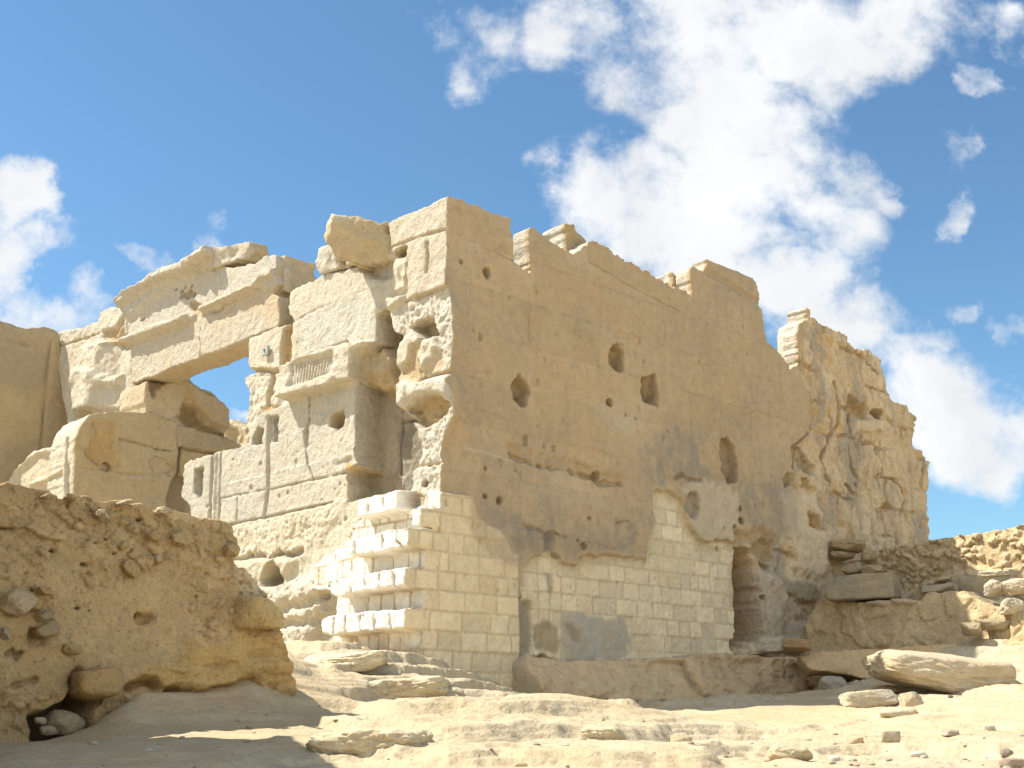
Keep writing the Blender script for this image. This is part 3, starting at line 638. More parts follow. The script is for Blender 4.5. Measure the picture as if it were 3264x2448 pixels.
# horizontal crack with undercut
ck = P('z7', 325, 620, 430, 652, 520, 700, 640, 718, 740, 722, 850, 762, 960, 795, 1010, 832, 1080, 838, 1190, 845)
m.line(ck, .035, -.065, (.42, .31, .175), .7, .05, .022)
m.line(ck + (0, -22), .09, -.035, (.46, .34, .19), .6, .09, .02)
m.pit('z7', 1000, 780, 35, 45, .10, (.38, .28, .16))
m.line(P('z7', 445, 1180, 540, 1195, 600, 1240, 640, 1260), .014, -.03, DRK, .4, .03, .02); m.line(P('z7', 660, 1215, 720, 1255, 760, 1262), .016, -.03, (.3, .24, .16), .6)
m.put(P('z7', 580, 1240, 650, 1220, 660, 1350, 600, 1360), -.07, (.25, .22, .17), .8, .03, .02)
m.line(P('z7', 840, 1285, 960, 1310, 1060, 1340, 1140, 1358), .014, -.035, DRK, .5, .03, .016); m.line(P('z7', 1185, 1195, 1260, 1225, 1350, 1240), .016, -.03, (.27, .22, .15), .5, .03, .02)
m.line(P('z7', 1140, 1150, 1190, 1135, 1240, 1135), .02, -.04, (.3, .24, .16), .5)
m.pit('z7', 890, 1330, 30, 40, .06, (.35, .28, .18)); m.line(P('z7', 640, 1370, 700, 1420), .03, -.04, (.28, .23, .16), .6)
# beam sockets and small holes
HB = (.36, .265, .15)
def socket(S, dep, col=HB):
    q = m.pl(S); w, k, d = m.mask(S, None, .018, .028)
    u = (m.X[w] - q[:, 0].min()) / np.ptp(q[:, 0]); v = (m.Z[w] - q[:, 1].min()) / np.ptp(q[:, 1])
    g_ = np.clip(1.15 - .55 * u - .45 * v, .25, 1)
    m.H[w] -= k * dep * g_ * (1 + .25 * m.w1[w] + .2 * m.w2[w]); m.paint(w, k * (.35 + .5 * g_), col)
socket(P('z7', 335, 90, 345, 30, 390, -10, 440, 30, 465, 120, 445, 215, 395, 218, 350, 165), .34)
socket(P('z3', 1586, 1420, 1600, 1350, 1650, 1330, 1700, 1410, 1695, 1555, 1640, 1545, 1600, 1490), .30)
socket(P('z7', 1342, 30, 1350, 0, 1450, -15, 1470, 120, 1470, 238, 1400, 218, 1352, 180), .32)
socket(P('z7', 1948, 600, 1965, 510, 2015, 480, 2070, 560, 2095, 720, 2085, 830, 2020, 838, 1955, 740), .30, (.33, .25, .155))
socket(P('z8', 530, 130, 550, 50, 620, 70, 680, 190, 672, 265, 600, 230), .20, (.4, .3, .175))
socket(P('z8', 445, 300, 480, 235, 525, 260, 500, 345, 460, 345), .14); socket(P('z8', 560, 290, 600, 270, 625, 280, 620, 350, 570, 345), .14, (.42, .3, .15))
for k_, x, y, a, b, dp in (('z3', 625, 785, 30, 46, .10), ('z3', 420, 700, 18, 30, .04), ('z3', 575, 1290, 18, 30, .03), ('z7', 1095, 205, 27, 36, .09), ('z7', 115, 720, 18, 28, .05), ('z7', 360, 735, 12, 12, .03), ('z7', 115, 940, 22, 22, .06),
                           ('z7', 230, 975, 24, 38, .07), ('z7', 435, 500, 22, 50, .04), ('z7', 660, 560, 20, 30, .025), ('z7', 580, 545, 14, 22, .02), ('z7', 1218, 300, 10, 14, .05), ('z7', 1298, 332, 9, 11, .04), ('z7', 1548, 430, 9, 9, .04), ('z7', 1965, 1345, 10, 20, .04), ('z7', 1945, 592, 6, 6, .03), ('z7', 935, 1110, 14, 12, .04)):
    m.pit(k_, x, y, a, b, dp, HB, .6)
w, k, d = m.mask(P('z3', 585, 590, 610, 565, 630, 600, 610, 632), None, .02, .01); m.paint(w, k * .6, (.56, .42, .22))
rr = np.random.default_rng(14)
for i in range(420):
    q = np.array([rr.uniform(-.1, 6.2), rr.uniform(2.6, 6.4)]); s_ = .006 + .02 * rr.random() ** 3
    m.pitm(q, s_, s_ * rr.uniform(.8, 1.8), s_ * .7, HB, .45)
# capping course edge of the parapet stands back
par = P('z3', 950, 440, 1075, 495, 1300, 645, 1420, 695, 2212, 1130, 2300, 1180, 2300, 1000, 2212, 955, 1420, 540, 1100, 380)
m.add(PP(('z3', 1420, 690, 1420, 540, 1500, 545, 1700, 680, 1950, 830, 2212, 955), ('z4', 130, 535), ('z4', 60, 680, 0, 640)), -.02, (.50, .385, .23), .5, .015, .01)
w, k, d = m.mask(PP(('z3', 1420, 690, 1420, 540, 1500, 545, 1700, 680, 1950, 830, 2212, 955, 2212, 1100)), None, .04, .04); m.H[w] += k * .03 * fbm(m.X[w] * 6, m.Z[w] * 6, m.X[w] * 0, 4, 121)
m.line(PP(('z4', 385, 405, 500, 470, 620, 550, 800, 660)), .09, -.03, (.42, .32, .2), .5, .05)

# ---------------- outlines
oR = Mr.pl(PP(('z3', 320, 185, 400, 214, 470, 250, 520, 290, 548, 340, 590, 310, 640, 345, 720, 385, 790, 425, 815, 480, 825, 560, 827, 692, 905, 750, 952, 772, 945, 430, 1000, 440, 1075, 490, 1140, 550, 1200, 588, 1300, 640, 1415, 560, 1425, 535, 1490, 545, 1560, 578, 1590, 610, 1700, 680, 1800, 720, 1900, 790, 2050, 880, 2212, 952),
                 ('z4', 60, 490, 155, 545, 268, 602, 250, 350, 320, 395, 380, 420, 372, 272, 490, 335, 520, 220, 550, 215, 580, 250, 700, 350, 755, 400, 740, 450, 765, 495, 790, 600, 805, 650, 800, 690, 820, 780, 840, 900, 850, 950, 880, 985, 920, 1005, 960, 1060, 1010, 1130, 1045, 1168, 1108, 1132, 1088, 890, 1110, 800, 1180, 780, 1170, 690, 1190, 668, 1205, 750, 1250, 780, 1300, 830, 1380, 880, 1450, 910, 1500, 960, 1560, 1005, 1620, 1010, 1660, 1010, 1700, 1050, 1760, 1100, 1765, 1200, 1800, 1290, 1810, 1330, 1830, 1390, 1880, 1430, 1930, 1450, 1990, 1510, 2008, 1560, 2000, 1660),
                 ('z8', 1402, 60, 1470, 85, 1500, 150, 1500, 250, 1515, 430, 1532, 600, 1550, 700, 1545, 1200)))
zt0 = oR[0][1]
oR = np.vstack([[[-1.2, 1.0], [-1.2, zt0 + .02]], oR, [[oR[-1][0], 1.0]]])
oL = Mp.pl(PP(('z2', 1800, 183, 1640, 263, 1600, 290, 1480, 320, 1400, 355, 1340, 395, 1330, 470, 1345, 640, 1100, 735, 1000, 760, 830, 800, 740, 858, 600, 905, 550, 935, 545, 1040, 552, 1110, 590, 1170, 480, 1195, 400, 1230, 240, 1300, 230, 1500, 238, 1560, 170, 1610, 180, 1660),
                 ('z6', 180, 50, 210, 90, 222, 200, 195, 380, 232, 480, 222, 512, 160, 542, 0, 588), ('z5', 1700, 235, 1500, 285, 1440, 320, 1430, 400, 1442, 470, 1420, 520, 1420, 580, 1490, 640, 1490, 720, 1440, 800, 1440, 1300)))
oL = np.vstack([[[-1.2, 1.0], [-1.2, oL[0][1] + .01]], oL, [[oL[-1][0], 1.0]]])
def outl(mp, poly):
    d = np.empty(mp.X.shape, f32)
    d[:] = sdpoly(mp.X, mp.Z, poly)
    return d + .024 * mp.w2 + .014 * mp.w1 + .014 * fbm(mp.X * 30, mp.Z * 30, mp.X * 0, 2, 77)
mpO, mrO = outl(Mp, oL), outl(Mr, oR)
zp = np.interp
# thickness of the side wall: slim parapet above the roof line
TR = np.full(Mr.X.shape, .48, f32)
roof = Mr.pl(P('z3', 830, 705, 1420, 700)); 
rl = np.interp(Mr.X[:, 0], [0, roof[0][0], 3., 6.], [roof[0][1] - .03, roof[0][1] - .03, roof[1][1] - .1, roof[1][1] - .25])[:, None]
TR = np.where(Mr.Z > rl, .24 + .03 * Mr.w1, TR).astype(f32)
TR = np.where((Mr.X > 6.15) & (Mr.Z > rl - 1.2), .34, TR).astype(f32)
TL = .85
def gnorm(H, res):
    gx, gz = np.gradient(H, res)
    return np.sqrt(1 + np.minimum(gx ** 2 + gz ** 2, 25)).astype(f32)
gL, gR = gnorm(Mp.H, .01), gnorm(Mr.H, .01)
def tf(a, b, z):
    hl = Mp.sample(Mp.H, b[:, None], z[None]).astype(f32); gl = Mp.sample(gL, b[:, None], z[None]).astype(f32)
    hr = Mr.sample(Mr.H, a[:, None], z[None]).astype(f32); gr = Mr.sample(gR, a[:, None], z[None]).astype(f32)
    ol = Mp.sample(mpO, b[:, None], z[None]).astype(f32); orr = Mr.sample(mrO, a[:, None], z[None]).astype(f32)
    tr = Mr.sample(TR, a[:, None], z[None]).astype(f32)
    fl = (-a[:, None, None] - hl[None]) / gl[None]
    fr_ = (-b[None, :, None] - hr[:, None]) / gr[:, None]
    sr = np.maximum(b[None, :, None] - tr[:, None], orr[:, None])
    sl = np.maximum(a[:, None, None] - TL, ol[None])
    return np.maximum(np.maximum(fl, fr_), np.minimum(sr, sl)).astype(f32)
def tnoise(a, b, z):
    return .013 * fbm(a * 9, b * 9, z * 9, 3, 5, .6)
def thit(lo, hi):
    return (hi[0] > -.65 and hi[1] > -.35) and (lo[0] < TL + .05 or lo[1] < .55)
VT = .0125 if QUAL else .025
V, Q = mesh_field(tf, (-.62, -.34, 1.25), (9.9, 6.25, 6.95), VT, thit, 56, tnoise)
# colours and parts from the two maps
da = -V[:, 0] - Mp.sample(Mp.H, V[:, 1], V[:, 2]); db = -V[:, 1] - Mr.sample(Mr.H, V[:, 0], V[:, 2])
onL = (da > db)
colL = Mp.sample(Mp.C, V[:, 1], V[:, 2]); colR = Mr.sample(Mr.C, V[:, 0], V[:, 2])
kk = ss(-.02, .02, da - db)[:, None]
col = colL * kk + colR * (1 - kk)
offp = np.maximum(da, db) < -.05                     # tops, broken ends and backs
brk_c = np.array((.60, .53, .41)) * (1 + .12 * fbm(V[:, 0] * 4, V[:, 1] * 4, V[:, 2] * 4, 3, 3))[:, None]
col = np.where(offp[:, None], brk_c, col)
pid = np.where(onL, Mp.near(Mp.I, V[:, 1], V[:, 2]), Mr.near(Mr.I, V[:, 0], V[:, 2])).astype(int)
fc = V[Q].mean(1)
fid = np.array([pid[Q[:, i]] for i in range(4)]).max(0)
fL = onL[Q].mean(1) > .5
fid = np.where((fid == 0) & (fL | ((fc[:, 1] > .5) & (fc[:, 0] < TL + .1))), 20, fid)
fid = np.where((fid == 1) & ~fL, 21, fid)
def toW(V): return np.c_[C[0] + V[:, 0] * R[0] + V[:, 1] * L[0], C[1] + V[:, 0] * R[1] + V[:, 1] * L[1], V[:, 2]]
VW = toW(V)
def largest(i_, to):
    f_ = np.nonzero(fid == i_)[0]; lab = np.full(len(VW), len(VW)); lab[Q[f_]] = Q[f_]
    while True:
        mn = lab[Q[f_]].min(1); old = lab[Q[f_]].copy()
        for c_ in range(4): np.minimum.at(lab, Q[f_, c_], mn)
        if (lab[Q[f_]] == old).all(): break
    l_ = lab[Q[f_, 0]]; u, n_ = np.unique(l_, return_counts=True)
    fid[f_[l_ != u[n_.argmax()]]] = to
for i_ in (11, 12, 13, 14): largest(i_, 1)
# parapet pieces of the side wall become sub-parts
s_gap = Mr.pl(P('z3', 838, 700, 1420, 690)); s_st = Mr.pl(P('z4', 255, 600))[0]
par_ = (fid == 0) & (fc[:, 2] > np.interp(fc[:, 0], [0, s_gap[0][0], s_gap[1][0], 6.2], [s_gap[0][1], s_gap[0][1], s_gap[1][1] - .02, s_gap[1][1] - .02])) & (fc[:, 1] < .5)
fid = np.where(par_ & (fc[:, 0] < s_gap[0][0]), 31, fid)
fid = np.where(par_ & (fc[:, 0] >= s_gap[0][0]) & (fc[:, 0] < s_st[0]), 32, fid)
fid = np.where(par_ & (fc[:, 0] >= s_st[0]), 33, fid)
B0 = (C[0] + 1.5 * R[0] + 1.5 * L[0], C[1] + 1.5 * R[1] + 1.5 * L[1], EZ)
TEMPLE = empty('ruined_temple', B0, 'pale limestone temple ruin with a tall brown side wall, broken entrance and patched block corner', 'temple ruin')
def tp(name, ids, mat, parent, label=None):
    v, q, c = submesh(VW, Q, col, np.isin(fid, ids))
    if len(q) == 0: print('EMPTY part', name); return None
    return build(name, v, q, c, mat, parent, label=label)
side = tp('side_wall', [0], M_SMOOTH, TEMPLE, 'brown dressed side wall in shade with square beam holes')
for i in (31, 32, 33): tp('parapet', [i], M_SMOOTH, side)
tp('rear_wall', [4], M_LIME, TEMPLE, 'rough eroded far end of the side wall')
tp('block_facing', [3], M_SMOOTH, TEMPLE, 'long patch of cream block facing on the foot of the side wall')
tp('cement_patch', [5], M_SMOOTH, TEMPLE, 'grey cement smear low on the side wall')
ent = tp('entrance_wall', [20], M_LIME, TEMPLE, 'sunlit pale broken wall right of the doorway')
tp('fluted_frieze', [2], M_LIME, ent)
butt = tp('brick_buttress', [1], M_SMOOTH, TEMPLE, 'cream block buttress wrapped round the lower corner')
tp('corner_facing', [21], M_SMOOTH, butt)
for i in (11, 12, 13, 14): tp('projecting_course', [i], M_SMOOTH, butt)
# ================================================================== generic relief walls and stones
def relief(pl, mp, outline, T, vox, hmax=.5, rag=1., noise=.012, side=1, cbrk=None, hi_n=None):
    """solid whose front is the relief map on plane pl; returns world verts, quads, colours, (s,n,z)"""
    D = pl.D / np.linalg.norm(pl.D)
    N = np.array((D[1], -D[0]))
    if N @ pl.O > 0: N = -N
    N = N * side
    od = (sdpoly(mp.X, mp.Z, outline) + rag * (.022 * mp.w2 + .016 * mp.w1)).astype(f32)
    g = gnorm(mp.H, mp.res)
    lo = (outline[:, 0].min() - .1, -T - .08, outline[:, 1].min() - .1); hi = (outline[:, 0].max() + .1, hmax + .05, outline[:, 1].max() + .1)
    def fn(s, n, z):
        h = mp.sample(mp.H, s[:, None], z[None]).astype(f32); gg = mp.sample(g, s[:, None], z[None]).astype(f32)
        o = mp.sample(od, s[:, None], z[None]).astype(f32)
        f = (n[None, :, None] - h[:, None]) / gg[:, None]
        return np.maximum(np.maximum(f, -(n[None, :, None] + T)), o[:, None]).astype(f32)
    V, Q = mesh_field(fn, lo, hi, vox if QUAL else vox * 2, None, 56, lambda a, b, c: noise * fbm(a * 8, b * 8, c * 8, 3, 7))
    if D[0] * N[1] - D[1] * N[0] < 0: Q = Q[:, ::-1]
    c = mp.sample(mp.C, V[:, 0], V[:, 2])
    if cbrk is not None:
        back = (V[:, 1] - mp.sample(mp.H, V[:, 0], V[:, 2])) < -.06
        c = np.where(back[:, None], np.array(cbrk) * (1 + .12 * fbm(V[:, 0] * 4, V[:, 1] * 4, V[:, 2] * 4, 3, 3))[:, None], c)
    W = np.c_[pl.O[0] + V[:, 0] * D[0] + V[:, 1] * N[0], pl.O[1] + V[:, 0] * D[1] + V[:, 1] * N[1], V[:, 2]]
    return W, Q, c, V
def mapfor(pl, poly, res, col, seed, mar=.25):
    lo = poly.min(0) - mar; hi = poly.max(0) + mar
    return Map(pl, lo[0], hi[0], lo[1], hi[1], res, col, seed)
def part_from(res, name, mat, parent=None, **k):
    W, Q, c, V = res
    return build(name, W, Q, c, mat, parent, **k)
_ico = {}
def ico(sub):
    if sub not in _ico:
        import bmesh
        b = bmesh.new(); bmesh.ops.create_icosphere(b, subdivisions=sub, radius=1)
        b.verts.ensure_lookup_table(); b.verts.index_update()
        _ico[sub] = (np.array([v.co[:] for v in b.verts]), np.array([[v.index for v in f.verts] for f in b.faces])); b.free()
    return _ico[sub]
def rock(c, size, rotz, seed, nf=16, p=17., amp=.11, sub=5, tilt=0., roll=0., fr=2.6):
    U, Fc = ico(sub)
    rr = np.random.default_rng(seed)
    Nn = rr.normal(size=(nf, 3)); Nn /= np.linalg.norm(Nn, axis=1)[:, None]
    Nn = np.vstack([Nn, np.eye(3), -np.eye(3)]); d = np.r_[rr.uniform(.78, 1.1, nf), np.full(6, .95)]
    q = np.clip((U @ Nn.T) / d, 0, None)
    r = (q ** p).sum(1) ** (-1 / p)
    r = r * (1 + amp * fbm(U[:, 0] * fr, U[:, 1] * fr, U[:, 2] * fr, 6, seed % 17, .6) - .6 * amp * np.abs(fbm(U[:, 0] * fr * 1.7, U[:, 1] * fr * 1.7, U[:, 2] * fr * 2.6, 5, seed % 13 + 3, .6)))
    V = U * r[:, None] * np.array(size)
    def rot(a, i, j):
        c_, s_ = math.cos(a), math.sin(a); M = np.eye(3); M[i, i] = c_; M[j, j] = c_; M[i, j] = -s_; M[j, i] = s_; return M
    V = V @ (rot(rotz, 0, 1) @ rot(tilt, 1, 2) @ rot(roll, 0, 2)).T
    return V + np.array(c), Fc
def rockcol(V, base, seed=0, alt=None, k=.5):
    t = fbm(V[:, 0] * 6, V[:, 1] * 6, V[:, 2] * 9, 4, seed)
    c = np.array(base) * (1 + .16 * t)[:, None]
    if alt is not None:
        m_ = (ss(.0, .4, fbm(V[:, 0] * 3, V[:, 1] * 3, V[:, 2] * 5, 4, seed + 4)) * k)[:, None]
        c = c * (1 - m_) + np.array(alt) * m_
    return c
def stone(name, c, size, rotz=0, seed=1, base=(.5, .42, .3), alt=None, mat=None, parent=None, label=None, cat=None, group=None, **k):
    V, Fc = rock(c, size, rotz, seed, **k)
    loc = np.array(c) - (org(parent) if parent is not None else 0)
    o = build(name, V, Fc, rockcol(V, base, seed % 13, alt), mat or M_CHIP, parent, loc=loc, label=label if cat is None else None)
    if cat: tag(o, label, cat, group)
    return o

# ================================================================== GROUND
RK = (.56, .455, .295); SAND = (.535, .41, .24); ROCKO = (.50, .37, .2)
ctl = [(0, 1659, 4.5), (400, 1659, 4.6), (800, 1659, 4.7), (1200, 1659, 4.7), (1700, 1659, 4.7), (2212, 1659, 4.7),
       (0, 1600, 5.3), (250, 1590, 5.6), (500, 1580, 6.1), (600, 1555, 6.6), (76, 1606, 6.0), (120, 1600, 6.1), (30, 1610, 5.9), (120, 1600, 6.5), (160, 1598, 6.65), (205, 1580, 6.6), (225, 1568, 6.2), (300, 1498, 6.5), (402, 1497, 6.7), (542, 1468, 7.0), (500, 1500, 6.85), (350, 1540, 6.4),
       (605, 1405, 8.0), (660, 1450, 8.0), (720, 1490, 7.9), (650, 1540, 7.0),
       (700, 1532, 6.9), (850, 1507, 7.2), (1000, 1498, 7.4), (1150, 1493, 7.5), (1300, 1510, 7.5), (1400, 1550, 7.2), (1490, 1572, 7.0),
       (800, 1503, 8.3), (1000, 1512, 8.6), (1200, 1510, 9.0), (1300, 1518, 9.4), (1400, 1514, 10.0),
       (1450, 1532, 10.0), (1600, 1535, 10.2), (1780, 1546, 9.8), (1500, 1512, 11.2), (1700, 1512, 11.2), (1800, 1515, 10.9), (1850, 1522, 10.4),
       (1600, 1560, 8.2), (1800, 1556, 8.6), (1700, 1605, 6.4), (1950, 1570, 7.0), (1950, 1528, 8.6), (2100, 1505, 9.4), (2212, 1485, 9.8), (2212, 1570, 6.6),
       (1900, 1488, 11.4), (2000, 1478, 11.6), (2150, 1458, 11.6), (2212, 1402, 12.3), (2000, 1396, 13.1), (2212, 1370, 12.9), (1780, 1488, 12.7), (1830, 1490, 12.2), (1885, 1482, 11.9),
       (650, 1402, 9.9), (700, 1392, 10.2), (900, 1412, 10.4), (800, 1450, 9.5), (950, 1470, 9.4), (1020, 1482, 9.9), (1100, 1486, 11.0), (1130, 1486, 11.6),
       (500, 1392, 11.5), (300, 1380, 13), (-200, 1560, 6), (-200, 1480, 8)]
cw = [at(P('D', x, y)[0], d) for x, y, d in ctl]
for x, y in ((1180, 1530), (1260, 1524), (1340, 1518), (1420, 1508), (1500, 1499), (1600, 1500), (1700, 1500), (1780, 1497)):   # foot of the ledges
    q = plR(.45)(P('D', x, y))[0]; o_ = C - .45 * L + q[0] * R; cw.append((o_[0], o_[1], q[1]))
    q = plR(.0)(P('D', x, y))[0]; o_ = C + .3 * L + q[0] * R; cw.append((o_[0], o_[1], q[1] + .02))
cw = np.array(cw + [(0, 0, 0), (-4, 0, -.1), (4, 0, -.1), (0, 2.5, .75), (-3, 2.5, .8), (3, 2.6, .8), (-7, 3, .6), (8, 4, .8), (9, 9, 1.6), (-9, 9, 1.3), (-9, 16, 2.2), (-3, 22, 2.6), (6, 20, 2.7), (11, 14, 2.6), (3, 26, 2.6)])
def tpsk(d2): return .5 * d2 * np.log(np.maximum(d2, 1e-9))
def tps_fit(X, z, lam=.0006):
    n = len(X); K = tpsk(((X[:, None] - X[None]) ** 2).sum(-1)) + lam * np.eye(n)
    A = np.zeros((n + 3, n + 3)); A[:n, :n] = K; A[:n, n] = 1; A[:n, n + 1:] = X; A[n, :n] = 1; A[n + 1:, :n] = X.T
    return np.linalg.solve(A, np.r_[z, 0, 0, 0])
tw = tps_fit(cw[:, :2], cw[:, 2])
def g_smooth(x, y):
    x = np.asarray(x, float); y = np.asarray(y, float)
    z = np.full(x.shape, tw[-3]) + tw[-2] * x + tw[-1] * y
    for i in range(len(cw)): z = z + tw[i] * tpsk((x - cw[i, 0]) ** 2 + (y - cw[i, 1]) ** 2)
    r = np.maximum(np.abs(x - 0) - 10, 0) + np.maximum(y - 24, 0) + np.maximum(-2 - y, 0)
    k = ss(0, 7, r)
    far = 1.2 - 2.5 * ss(8, 80, r) + .5 * fbm(x * .05, y * .05, x * 0, 3, 3) * ss(5, 60, r)
    return np.where(k >= 1, far, z * (1 - k) + far * k)
def hit(p, y0=3.8, y1=16, f=None):
    r, s = ray(np.asarray(p, float)); ys = np.linspace(y0, y1, 900)
    d = EZ + s * ys - (f or g_smooth)(r * ys, ys)
    i = np.nonzero(d < 0)[0]
    y = ys[i[0]] if len(i) else ys[np.argmin(np.abs(d))]
    return np.array((r * y, y))
def gpoly(k, *v): return np.array([hit(q) for q in P(k, *v)])
LIP = gpoly('w2', 685, 1400, 668, 1300, 675, 1225, 800, 1190, 1000, 1145, 1300, 1110, 1560, 1120, 1650, 1250, 1560, 1378, 1400, 1425, 1260, 1460, 1100, 1445, 900, 1425)
STEP = gpoly('w2', 790, 930, 850, 1000, 1000, 1085, 1060, 1100, 1250, 1055, 1440, 1035, 1660, 1015, 1640, 980, 1500, 890, 1350, 850, 1000, 800, 800, 800)
STEP2 = gpoly('w2', 640, 800, 800, 830, 1000, 880, 1300, 870, 1480, 880, 1450, 800, 1000, 740, 700, 740)
LIP2 = gpoly('w3', 880, 1290, 940, 1335, 1080, 1330, 1390, 1310, 1300, 1220, 1180, 1160, 950, 1180)
def ground_h(x, y, fine=True):
    z = g_smooth(x, y)
    if not fine: return z
    near = ss(15, 8, np.hypot(x, y - 6))
    wv = fbm(x * 1.1, y * 1.1, x * 0, 4, 21)
    for poly, h, so in ((STEP, .05, .09), (STEP2, .05, .09)):
        lo, hi = poly.min(0) - .3, poly.max(0) + .3
        q = (x > lo[0]) & (x < hi[0]) & (y > lo[1]) & (y < hi[1])
        if q.any():
            d = sdpoly(x[q], y[q], poly) + .05 * fbm(x[q] * 6, y[q] * 6, x[q] * 0, 4, 5)
            z[q] += h * ss(so, -so, d) * (1 + .5 * fbm(x[q] * 3, y[q] * 3, x[q] * 0, 3, 6))
    # bedded rock: little steps facing downhill
    rk = rockmask(x, y)
    t = (z * 8.5 + 1.0 * fbm(x * .7, y * .9, x * 0, 3, 22) + .22 * fbm(x * 3.5, y * 2.5, x * 0, 4, 23))
    fl = np.floor(t); fr = t - fl
    ter = fl + ss(.8, .98, fr)
    z = z + rk * near * .68 * (ter - t) / 8.5
    t = (z * 30 + 1.3 * fbm(x * 1.6, y * 1.2, x * 0, 4, 25)); fl = np.floor(t); fr = t - fl
    z = z + rk * near * .75 * (fl + ss(.65, .98, fr) - t) / 34
    n1 = fbm(x * 1.5 + y * .6, y * 3.6, x * 0, 6, 27, .58)
    z = z + near * (.008 + .014 * rk) * n1 + near * .006 * (.3 + rk) * fbm(x * 14, y * 26, x * 0, 4, 28, .6)
    pk = fbm(x * 9, y * 14, x * 0, 3, 35)
    z = z - rk * near * .014 * ss(.25, .5, pk)
    return z
SANDP = [np.array([hit(q) for q in P('D', *v)]) for v in ((0, 1659, 330, 1659, 640, 1600, 660, 1560, 760, 1500, 620, 1400, 560, 1430, 0, 1500), (1370, 1540, 1640, 1556, 1840, 1553, 1780, 1490, 1200, 1500), (1650, 1600, 2300, 1560, 2300, 1480, 1900, 1520))]
def rockmask(x, y):
    k = np.ones(x.shape)
    for p_, a in zip(SANDP, (.75, .9, .45)):
        k *= 1 - a * ss(.25, -.1, sdpoly(x, y, p_) + .2 * fbm(x * 2, y * 2, x * 0, 3, 41))
    return k
def axis(segs):
    a = [segs[0][0]]
    for lo, hi, st in segs:
        n_ = max(1, int(round((hi - lo) / st))); a += list(np.linspace(lo, hi, n_ + 1)[1:])
    return np.array(a)
gs = 1. if QUAL else 2.
def geo(a, b, st, k=1.25):
    out = [a]; s_ = st
    while (out[-1] < b if b > a else out[-1] > b):
        out.append(out[-1] + (s_ if b > a else -s_)); s_ *= k
    return np.array(out)
ax_ = np.r_[geo(-4.4, -900, .05)[::-1][:-1], axis([(-4.4, 5.6, .0155 * gs)]), geo(5.6, 900, .05)[1:]]
ay_ = np.r_[geo(4.2, -300, .06)[::-1][:-1], axis([(4.2, 8.4, .0135 * gs), (8.4, 14.5, .03 * gs)]), geo(14.5, 900, .06)[1:]]
GX, GY = np.meshgrid(ax_, ay_, indexing='ij')
GZ = ground_h(GX.ravel(), GY.ravel()).reshape(GX.shape)
nx, ny = GX.shape
idx = np.arange(nx * ny).reshape(nx, ny)
GQ = np.stack([idx[:-1, :-1], idx[1:, :-1], idx[1:, 1:], idx[:-1, 1:]], -1).reshape(-1, 4)
gx, gy = GX.ravel(), GY.ravel()
rk = rockmask(gx, gy)[:, None]
gc = np.array(SAND) * (1 - rk) + np.array(RK) * rk
gc = gc * (1 + .09 * fbm(gx * 2, gy * 3, gx * 0, 5, 51))[:, None]
k = (ss(.05, .45, fbm(gx * 1.3, gy * 2.2, gx * 0, 5, 53)) * .55 * np.clip(rk[:, 0], .3, 1))[:, None]; gc = gc * (1 - k) + np.array((.55, .42, .245)) * k
k = (ss(.1, .5, fbm(gx * 5, gy * 9, gx * 0, 5, 55)) * .4)[:, None]; gc = gc * (1 - k) + np.array((.60, .52, .385)) * k
k = (ss(.28, .5, fbm(gx * 20, gy * 30, gx * 0, 4, 57)) * .5 * rk[:, 0])[:, None]; gc = gc * (1 - k) + np.array((.36, .28, .19)) * k
g_ob = build('ground', np.c_[gx, gy, GZ.ravel()], GQ, gc, M_ROCK)
g_ob['kind'] = 'structure'; g_ob['label'] = 'sunlit pale bedrock and trodden sand sloping up to the temple'
def gz(x, y): return float(ground_h(np.array([x]), np.array([y]))[0])
def gpt(k_, x, y):
    q = hit(P(k_, x, y)[0]); return np.array((q[0], q[1], gz(*q)))

# ================================================================== DOORWAY: lintel, left jamb, inner walls
pl0 = plL(0.)
oLin = pl0(PP(('z1', 1025, 1288, 1150, 1240, 1560, 1082, 1960, 917, 2120, 850, 2182, 826, 2178, 610, 2135, 585, 2150, 545, 2185, 500, 2172, 400, 2178, 330, 2172, 275, 2130, 283, 2080, 300, 2040, 335, 1900, 372, 1800, 378, 1745, 365, 1735, 240, 1680, 270, 1540, 360, 1400, 410, 1310, 452, 1180, 540, 1060, 592, 985, 652, 975, 720, 1005, 760, 1012, 850, 1000, 960, 1020, 1000)))
ml = mapfor(pl0, oLin, .01, (.56, .485, .365), 31); m = ml
m.H += .012 * m.w1 + .006 * m.w2
m.I[:] = 1
m.mottle((.58, .44, .28), 1.5, .7, 1, 1, 0, .4); m.mottle(GW, 1.1, .6, 1, 2, 0, .4)
m.H += .008 * fbm(m.X * 20, m.Z * 20, m.X * 0, 4, 3)
cor = P('z1', 940, 990, 1490, 800, 1545, 748, 1600, 742, 2000, 548, 2090, 540, 2190, 560, 2300, 300, 1700, 100, 900, 560)
m.put(cor, .03, (.555, .51, .42), .7, .012, .008, .01, 6, I=2)
m.put(P('z1', 960, 700, 1000, 640, 1060, 580, 1180, 520, 1310, 430, 1400, 390, 1560, 330, 1570, 420, 1400, 520, 1170, 665, 1130, 720, 1040, 770), .10, None, 0, .06, .015)
m.put(P('z1', 960, 690, 1000, 630, 1060, 570, 1310, 430, 1560, 330, 1560, 415, 1400, 480, 1200, 560, 1010, 690), .20, (.52, .45, .33), .5, .05, .015, .03, 8)
m.put(P('z1', 950, 640, 1060, 560, 1310, 420, 1540, 330, 1680, 240, 1740, 220, 1740, 300, 1560, 400, 1330, 485, 1200, 545, 1040, 620, 990, 665), .24, (.62, .56, .45), .8, .03, .02, .05, 8, I=3)
